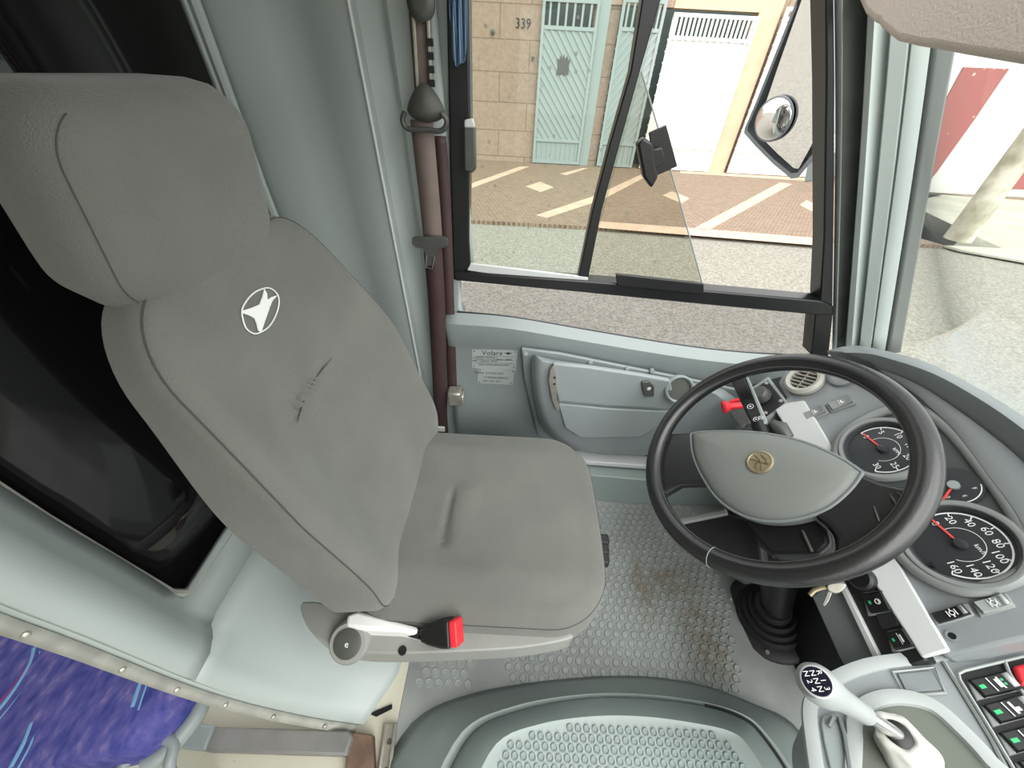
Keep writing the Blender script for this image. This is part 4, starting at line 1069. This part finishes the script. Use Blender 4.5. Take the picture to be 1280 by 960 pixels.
# cap disc turned towards the driver
kn_c = kb + ax*L*1.03; cn = (ax*.55 + V((-.25, -.25, .93))*.75).normalized()
o = kn_c + cn*.0200
mb = MB(); mb.lathe([(.0175, -.006), (.0175, .001), (.0160, .0025), (.0150, .0012), (.0005, .0018)], o, cn, 32)
mb.cur = 0; cap = mb.build('pattern_ring', M['silver'], gl)
mb = MB(); mb.lathe([(.0152, .001), (.0151, .0026), (.0005, .003)], o, cn, 30); mb.build('pattern_cap', mat('cap_navy_black', '#15172a', .25), gl)
mb = MB(); er = (V((0,-1,0)) - cn*V((0,-1,0)).dot(cn)).normalized(); eu = cn.cross(er)
oo = o + cn*.0034
for (x, y_, t) in ((-.6,.5,'R'),(0,.5,'1'),(.6,.5,'3'),(-.6,0,'N'),(0,0,'N'),(.6,0,'N'),(-.0,-.5,'2'),(.6,-.5,'4'),(-.6,-.5,'N')):
    mb.text(t, oo + er*x*.0135 + eu*y_*.015, er, eu, .0085)
mb.build('pattern_print', M['ink'], gl, smooth=False)
# boot: soft white skirt
u_, w_, n_ = frame_of(NC); rows = []
bc = K(1136, 945, .0)
for (r, h, sh) in ((.033, .003, 0), (.031, .014, .1), (.028, .026, .35), (.025, .037, .7), (.024, .044, .95), (.019, .047, 1.0), (.014, .045, 1.0)):
    c = bc.lerp(kb - NC*.044, min(1, sh)) + NC*h
    rows.append([c + (u_*math.cos(a) + w_*math.sin(a))*(r*(1 + .07*math.sin(a*5 + h*60)*(1 if h < .055 else 0))) for a in [2*math.pi*i/40 for i in range(40)]])
mb = MB(); mb.grid(rows, True); mb.build('boot', M['boot'], gl, solid=.002, angle=70)
mb = MB(); mb.lathe([(.016, 0), (.015, .006), (.010, .010)], kb - NC*.003, NC, 24); mb.build('boot_collar', M['black'], gl)

# ================================================================== passenger side bits (bottom left)
ps = thing('passenger_seat', (-.95, 0, 0), 'blue and purple patterned passenger seat behind the bulkhead', 'passenger seat')
ZP = .30
def pw(u, v): return at(u, v, z=ZP)
po = [(-60,742),(60,786),(150,818),(222,846),(226,856),(212,880),(190,905),(165,930),(140,945),(80,958),(0,968),(-80,975)]
base = spl([pw(u, v) for u, v in po], 4, True); cc = sum(base, V((0,0,0)))/len(base)
rows = []
for s_, h in ((.90, -.12), (.98, -.11), (1.0, -.08), (1.0, -.04), (.985, -.015), (.95, -.002), (.88, .004), (.6, .010), (.3, .012), (.05, .012)):
    rows.append([cc + (p-cc)*s_ + V((0,0,h)) for p in base])
mb = MB(); mb.grid(rows, True); n = len(base); mb.f.append([(len(rows)-1)*n+i for i in range(n)]); mb.f.append(list(range(n-1,-1,-1))); mb.mi += [0, 0]
mb.build('cushion', M['blue'], ps, angle=80)
mb = MB()
for pth in ([(48,812),(44,830),(30,855),(12,880),(-5,900)], [(186,838),(178,860),(170,885)], [(46,905),(36,930),(20,960)]):
    mb.tube(spl([pw(u, v) + V((0,0,.0105)) for u, v in pth], 4), .003, 5)
    mb.tube(spl([pw(u+7, v+4) + V((0,0,.010)) for u, v in pth], 4), .0015, 5)
    mb.build('cyan_pattern', M['cyan'], ps); mb = MB()
mb = MB()
for pth in ([(50,820),(20,862),(0,885)],): mb.tube(spl([pw(u, v) + V((0,0,.0105)) for u, v in pth], 4), .0016, 5)
mb.build('red_pattern', mat('magenta_thread', '#a23a86', .9), ps)
mb = MB(); mb.tube(spl([pw(u, v) + V((0,0,-.09)) for u, v in [(228,850),(216,880),(194,908),(168,934),(140,950)]], 4), .016, 10); mb.build('front_border', M['panel_dk'], ps)
mb = MB()
c_ = at(188, 958, z=.22); mb.tube(spl([c_ + V((-.052, -.03, 0)), c_ + V((-.045, .015, 0)), c_ + V((-.015, .036, 0)), c_ + V((.02, .030, 0)), c_ + V((.03, -.01, -.03)), c_ + V((.03, -.03, -.215))], 5), .010, 10); mb.build('grab_handle', M['panel_dk'], ps)
mb = MB(); mb.tube([cc + V((0, -.02, -.1)), V((cc.x, cc.y-.02, 0))], .03, 12); mb.build('leg', M['darkmetal'], ps)
# duct along the aisle floor
dt = thing('floor_duct', at(320, 925, z=0), 'grey boxed duct lying along the cream floor under the bulkhead edge', 'duct')
mb = MB(); mb.poly([at(u, v, z=.05) for u, v in [(262,908),(300,909),(436,913),(440,920),(432,944),(250,938)]], (0,0,1), .05); mb.build('box', M['beam'], dt, bevel=.004)
mb = MB(); mb.poly([at(u, v, z=.058) for u, v in [(196,898),(212,897),(268,907),(255,938),(190,930)]], (0,0,1), .058); mb.build('end_cover', M['panel_dk'], dt, bevel=.004)
mb = MB(); mb.poly([at(u, v, z=.03) for u, v in [(436,914),(466,918),(468,975),(430,975)]], (0,0,1), .03); tag(mb.build('rusty_step_edge', M['rust'], bevel=.003), 'rust stained step edge block between the duct and the aluminium rail', 'step edge')
rl = thing('floor_rail', at(488, 940, z=0), 'bright aluminium rail with screws on the floor at the bulkhead foot', 'rail')
a_ = at(489, 905, z=.008); b_ = at(478, 985, z=.008)
mb = MB(); mb.bar(a_, b_, .030, .012); mb.bar(a_ + V((-.011,0,.008)), b_ + V((-.011,0,.008)), .005, .008); mb.bar(a_ + V((.011,0,.008)), b_ + V((.011,0,.008)), .005, .008); mb.build('channel', M['alu'], rl, bevel=.001)
for t in (.3, .75):
    mb = MB(); mb.lathe([(.006, .005), (.005, .008)], a_.lerp(b_, t) + V((.003,0,.0)), (0,0,1), 12); mb.build('screw', M['darkmetal'], rl)
mb = MB(); mb.poly([at(u, v, z=.004) for u, v in [(461,892),(490,880),(490,886),(470,896)]], (0,0,1), .003); tag(mb.build('black_tape', M['black'], smooth=False), 'small black strip stuck at the foot of the bulkhead', 'tape')

# ================================================================== outside: street and house
ZG = -.75
def G(u, v, z=ZG): return at(u, v, z=z)
YH = 12.4
mb = MB(); mb.box((4, 30, ZG-.15), (60, 60, .1)); struct(mb.build('road', M['road'], smooth=False))
mb = MB(); mb.box((4, (6.65+YH+1)/2, ZG-.02), (18, (YH+1-6.65)/2, .03))
mb.cur = 1
ZI = ZG+.012
def inlay(px): mb.poly([at(u, v, z=ZI) for u, v in px], (0,0,1), .004)
inlay([(587,230),(650,208),(662,208),(587,236)]); inlay([(657,233),(675,227),(692,234),(676,240)])
inlay([(670,269),(745,244),(810,214),(824,212),(752,250),(684,272)]); inlay([(828,244),(840,239),(862,248),(852,254)])
inlay([(740,276),(866,285),(1040,299),(1040,308),(866,294),(742,284)]); inlay([(866,286),(975,228),(990,230),(885,288)])
inlay([(1000,256),(1008,250),(1034,262),(1026,270)]); inlay([(850,211),(1040,221),(1040,228),(850,216)])
inlay([(700,217),(728,210),(735,210),(708,219)])
struct(mb.build('sidewalk', [M['paving'], M['inlay']], smooth=False))
hs = thing('house', (4, YH, ZG), 'beige stone house front across the street with the number 339', 'house')
def hp(u, v, y=YH): return at(u, v, y=y)
def HB(mb, x0, x1, z0, z1, y0, y1): mb.box(((x0+x1)/2, (y0+y1)/2, (z0+z1)/2), (abs(x1-x0)/2, abs(y1-y0)/2, abs(z1-z0)/2))
X = lambda u, v: hp(u, v).x
Z = lambda u, v: hp(u, v).z
g0 = X(672,100); g1 = X(737,100)   # gate 1
p0_, p1_ = X(738,100), X(750,100)
h0, h1 = X(762,100), X(812,100)    # gate 2 (second leaf)
q0, q1 = X(822,100), X(930,100)    # garage door
c0_, c1_ = X(921,100), X(946,100)  # ochre pillar
ztop = 3.0; zgt = Z(705, -4)
mb = MB()
HB(mb, -14, g0, ZG, ztop, YH, YH+.3); HB(mb, g0, q1+.05, 2.55, ztop, YH, YH+.3); HB(mb, p0_-.1, h0, ZG, 2.6, YH+.05, YH+.3); HB(mb, c1_, 10.5, ZG, ztop, YH+.1, YH+.3)
mb.build('wall', M['stone'], hs, smooth=False)
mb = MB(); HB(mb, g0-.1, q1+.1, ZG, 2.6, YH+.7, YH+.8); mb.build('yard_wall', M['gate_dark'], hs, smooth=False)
mb = MB(); HB(mb, c0_, c1_, ZG, ztop, YH-.01, YH+.3); mb.build('gate_pillar', M['pillar_h'], hs, smooth=False)
mb = MB(); mb.text('339', hp(654, 30, YH-.02), V((1,0,0)), V((0,0,1)), .26, .004); mb.build('house_number', M['blackink'], hs, smooth=False)
mb = MB(); HB(mb, q0, c0_, Z(880,12), Z(880,-8), YH-.02, YH+.25); mb.build('lintel', M['pillar_h'], hs, smooth=False)
mb = MB(); HB(mb, p0_, p1_, ZG, ztop, YH-.01, YH+.05); mb.build('downpipe', M['gate'], hs, smooth=False)
mb = MB(); mb.lathe([(.05,0),(.05,.06),(.02,.07)], hp(616, 40, YH), (0,-1,0), 12); mb.lathe([(.04,0),(.04,.05)], hp(666, 73, YH), (0,-1,0), 10); mb.build('wall_lamp', M['darkmetal'], hs)
def gate(x0, x1, z1, zb, dirn, lab, nm='house_gate', m_=M['gate'], plaque=False, nb=7):
    YH = globals()['YH'] - .09
    t = thing(nm, ((x0+x1)/2, YH, ZG), lab, 'gate', 'gates of the house front' if nm == 'house_gate' else 'white garage doors')
    fr = MB(); w = .07
    for (a_, b_) in ((x0, x0+w), (x1-w, x1)): HB(fr, a_, b_, ZG+.03, z1, YH-.04, YH+.03)
    for zz in (ZG+.03, zb, z1-w, ZG+.55): HB(fr, x0, x1, zz, zz+w, YH-.035, YH+.02)
    fr.build('frame', m_, t, smooth=False)
    pn = MB(); HB(pn, x0, x1, ZG+.05, zb, YH+.0, YH+.03)
    # slanted ribs
    W_g = x1-x0; H_g = zb-(ZG+.6); pitch = .17; k = -int(H_g/pitch)-1
    while k*pitch < W_g:
        # rib runs down to one side at 50 degrees
        pts = []
        xs = k*pitch
        a_ = (xs, 0); b_ = (xs+H_g*.8, H_g)
        # clip to the panel width
        def clip(p, q):
            lo, hi = 0, 1
            for (e, s_) in ((0, 1), (W_g, -1)):
                fa, fb = (p[0]-e)*s_, (q[0]-e)*s_
                if fa < 0 and fb < 0: return None
                if fa < 0: lo = max(lo, fa/(fa-fb))
                if fb < 0: hi = min(hi, fa/(fa-fb))
            return (lo, hi) if hi > lo else None
        c = clip(a_, b_)
        if c:
            A = (a_[0]+(b_[0]-a_[0])*c[0], H_g*c[0]); B = (a_[0]+(b_[0]-a_[0])*c[1], H_g*c[1])
            fx = (lambda x: x0+x) if dirn < 0 else (lambda x: x1-x)
            pn.bar((fx(A[0]), YH-.006, ZG+.6+A[1]), (fx(B[0]), YH-.006, ZG+.6+B[1]), .03, .06, (0,0,1))
        k += 1
    nv = int(W_g/.13)
    for i in range(1, nv): HB(pn, x0+W_g*i/nv-.02, x0+W_g*i/nv+.02, ZG+.1, ZG+.52, YH-.02, YH+.01)
    pn.build('panel', m_, t, smooth=False)
    br = MB()
    for i in range(1, nb): 
        x = x0 + W_g*i/nb; HB(br, x-.025, x+.025, zb, z1-w, YH-.02, YH+.01)
    br.build('grille', m_, t, smooth=False)
    if plaque:
        pl_ = MB(); c = hp(704, 82, YH-.03); s_ = .17
        pl_.poly([c + V((x*s_, 0, z*s_)) for x, z in ((-.9,-1.1),(-.6,-1),(-.3,-1.15),(0,-.9),(.3,-1.15),(.6,-1),(.9,-1.1),(.85,0),(.95,.8),(.7,.6),(.45,1.1),(.15,.7),(0,1.3),(-.2,.7),(-.5,1.1),(-.7,.6),(-.95,.8),(-.8,0))], (0,-1,0), .03); pl_.build('plaque', M['darkmetal'], t, smooth=False)
    return t
gate(g0, g1, Z(700,-2), Z(700,38), 1, 'pale blue house gate with dark plaque, beside the stone wall', plaque=True)
gate(h0, h1, Z(780,-2), Z(790,40), -1, 'pale blue gate leaf without plaque, right of the downpipe')
gate(q0, c0_, Z(880,18), Z(880,52), -1, 'wide white garage door with barred top opening', 'garage_door', M['garage'], nb=19)
gate(c1_+.05, 10.0, Z(1000,10), Z(1000,28), -1, 'white garage door right of the ochre pillar, behind the side mirror', 'garage_door', M['garage'], nb=24)
# houses further ahead, seen through the windscreen
nh = thing('neighbour_house', (17, 10.6, ZG), 'white house with red flecked wall seen through the windscreen', 'house')
wb = at(1168, 241, z=ZG); wb2 = at(1300, 250, z=ZG)
YN = wb.y
mb = MB(); px = [at(u, v, y=YN) for u, v in [(1120,30),(1420,30),(1420,262),(1100,238)]]; mb.poly(px, (0,-1,0), .4); mb.build('white_wall', M['whitewall'], nh, smooth=False)
mb = MB(); mb.poly([at(u, v, y=YN-.03) for u, v in [(1205,84),(1262,86),(1252,100),(1218,150),(1172,214),(1155,235),(1130,235),(1150,190),(1180,130)]], (0,-1,0), .05); mb.build('red_wall', M['redwall'], nh, smooth=False)
mb = MB(); mb.poly([at(u, v, y=YN-.03) for u, v in [(1262,236),(1300,190),(1330,205),(1310,238)]], (0,-1,0), .05); mb.build('red_plinth', M['redwall'], nh, smooth=False)
mb = MB(); mb.poly([at(u, v, z=ZG+.01) for u, v in [(1100,238),(1168,241),(1420,262),(1420,345),(1290,328),(1200,312),(1140,295),(1080,285)]], (0,0,1), .03); struct(mb.build('sidewalk_far', M['concrete'], smooth=False))
b0_ = at(1196, 300, z=ZG)
mb = MB(); tp = at(1288, 176, y=b0_.y); d_ = (tp-b0_); mb.tube([b0_, b0_+d_*.12, b0_+d_*1.0, b0_+d_*2.0], [.20, .19, .17, .15], 14)
po_ = mb.build('utility_pole', M['pole']); tag(po_, 'weathered pale concrete utility pole leaning across the windscreen view', 'pole')

# exterior side mirror
NM = V((-.86, -.47, -.12)).normalized(); PM = at(985, 130, y=1.27)
def MP(u, v, h=0): return onplane(u, v, PM + NM*h, NM)
sm = thing('side_mirror', PM, 'large grey side mirror with a small round convex mirror outside the driver window', 'side mirror')
ho = [(1005,-60),(997,0),(965,80),(945,130),(932,160),(931,166),(945,182),(968,205),(990,223),(998,222),(1016,200),(1034,180),(1036,150),(1040,0),(1042,-60)]
mb = MB(); a_ = [MP(u, v, .0) for u, v in ho]; cm_ = sum(a_, V((0,0,0)))/len(a_); b_ = [cm_ + (p-cm_)*.8 - NM*.07 for p in a_]
mb.grid([[cm_ + (p-cm_)*.93 + NM*.002 for p in a_], [p + NM*.004 for p in a_], a_, b_], True); n = len(a_); mb.f.append([3*n+i for i in range(n)]); mb.mi.append(0)
mb.build('housing', M['mirror_body'], sm, angle=50)
mi = [(1012,-60),(1002,0),(972,85),(955,135),(947,156),(950,170),(972,192),(992,210),(998,211),(1012,186),(1029,152),(1031,100),(1033,0),(1034,-60)]
mb = MB(); mb.poly([MP(u, v, .007) for u, v in mi], NM, .004); mb.build('mirror_glass', M['mirror'], sm, smooth=False)
q = MP(968, 149, .012); u_, w_, _ = frame_of(NM)
mb = MB(); mb.lathe([(.050, 0), (.050, .006), (.046, .011), (.035, .0165), (.02, .0195), (.0005, .021)], q, NM, 36); mb.build('convex_mirror', M['mirror'], sm, angle=80)
mb = MB(); mb.tube([q + (u_*math.cos(a) + w_*math.sin(a))*.0505 + NM*.004 for a in [2*math.pi*i/36 for i in range(36)]], .003, 6, True); mb.build('convex_rim', M['mirror_body'], sm)
mb = MB(); mb.bar(MP(1012, 212, -.01), MP(1060, 204, -.01), .03, .06); mb.build('bracket', M['panel'], sm, bevel=.003)

# roof and far side of the compartment (unseen, added to shade headrest and bulkhead)
mb = MB(); mb.box((-1.52, -.15, 1.56), (1.42, 1.2, .02)); mb.box((.02, -.15, 1.56), (.13, 1.2, .02)); struct(mb.build('shade_ceiling', M['visor'], smooth=False))
mb = MB(); mb.box((-1.49, -1.30, .8), (1.42, .02, .95)); struct(mb.build('shade_wall_right', M['panel'], smooth=False))
mb = MB(); mb.box((-2.94, -.15, .8), (.02, 1.2, .95)); struct(mb.build('wall_back', M['panel'], smooth=False))
# ================================================================== light
w = bpy.data.worlds.new('overcast_sky'); sc.world = w; w.use_nodes = True
bg = w.node_tree.nodes['Background']; bg.inputs['Color'].default_value = (1, 1, .985, 1); bg.inputs['Strength'].default_value = .8
sd_ = bpy.data.lights.new('hazy_sun', 'SUN'); sd_.energy = 1.5; sd_.angle = math.radians(70); sd_.color = (1, .99, .96)
sun = bpy.data.objects.new('hazy_sun', sd_); col.objects.link(sun); sun.location = (2, -4, 6)
sun.rotation_euler = V((-.25, .55, -.80)).to_track_quat('-Z', 'Y').to_euler()
sc.view_settings.view_transform = 'Standard'; sc.view_settings.look = 'None'; sc.view_settings.gamma = 1; sc.view_settings.use_curve_mapping = False
sc.view_settings.exposure = 1.38
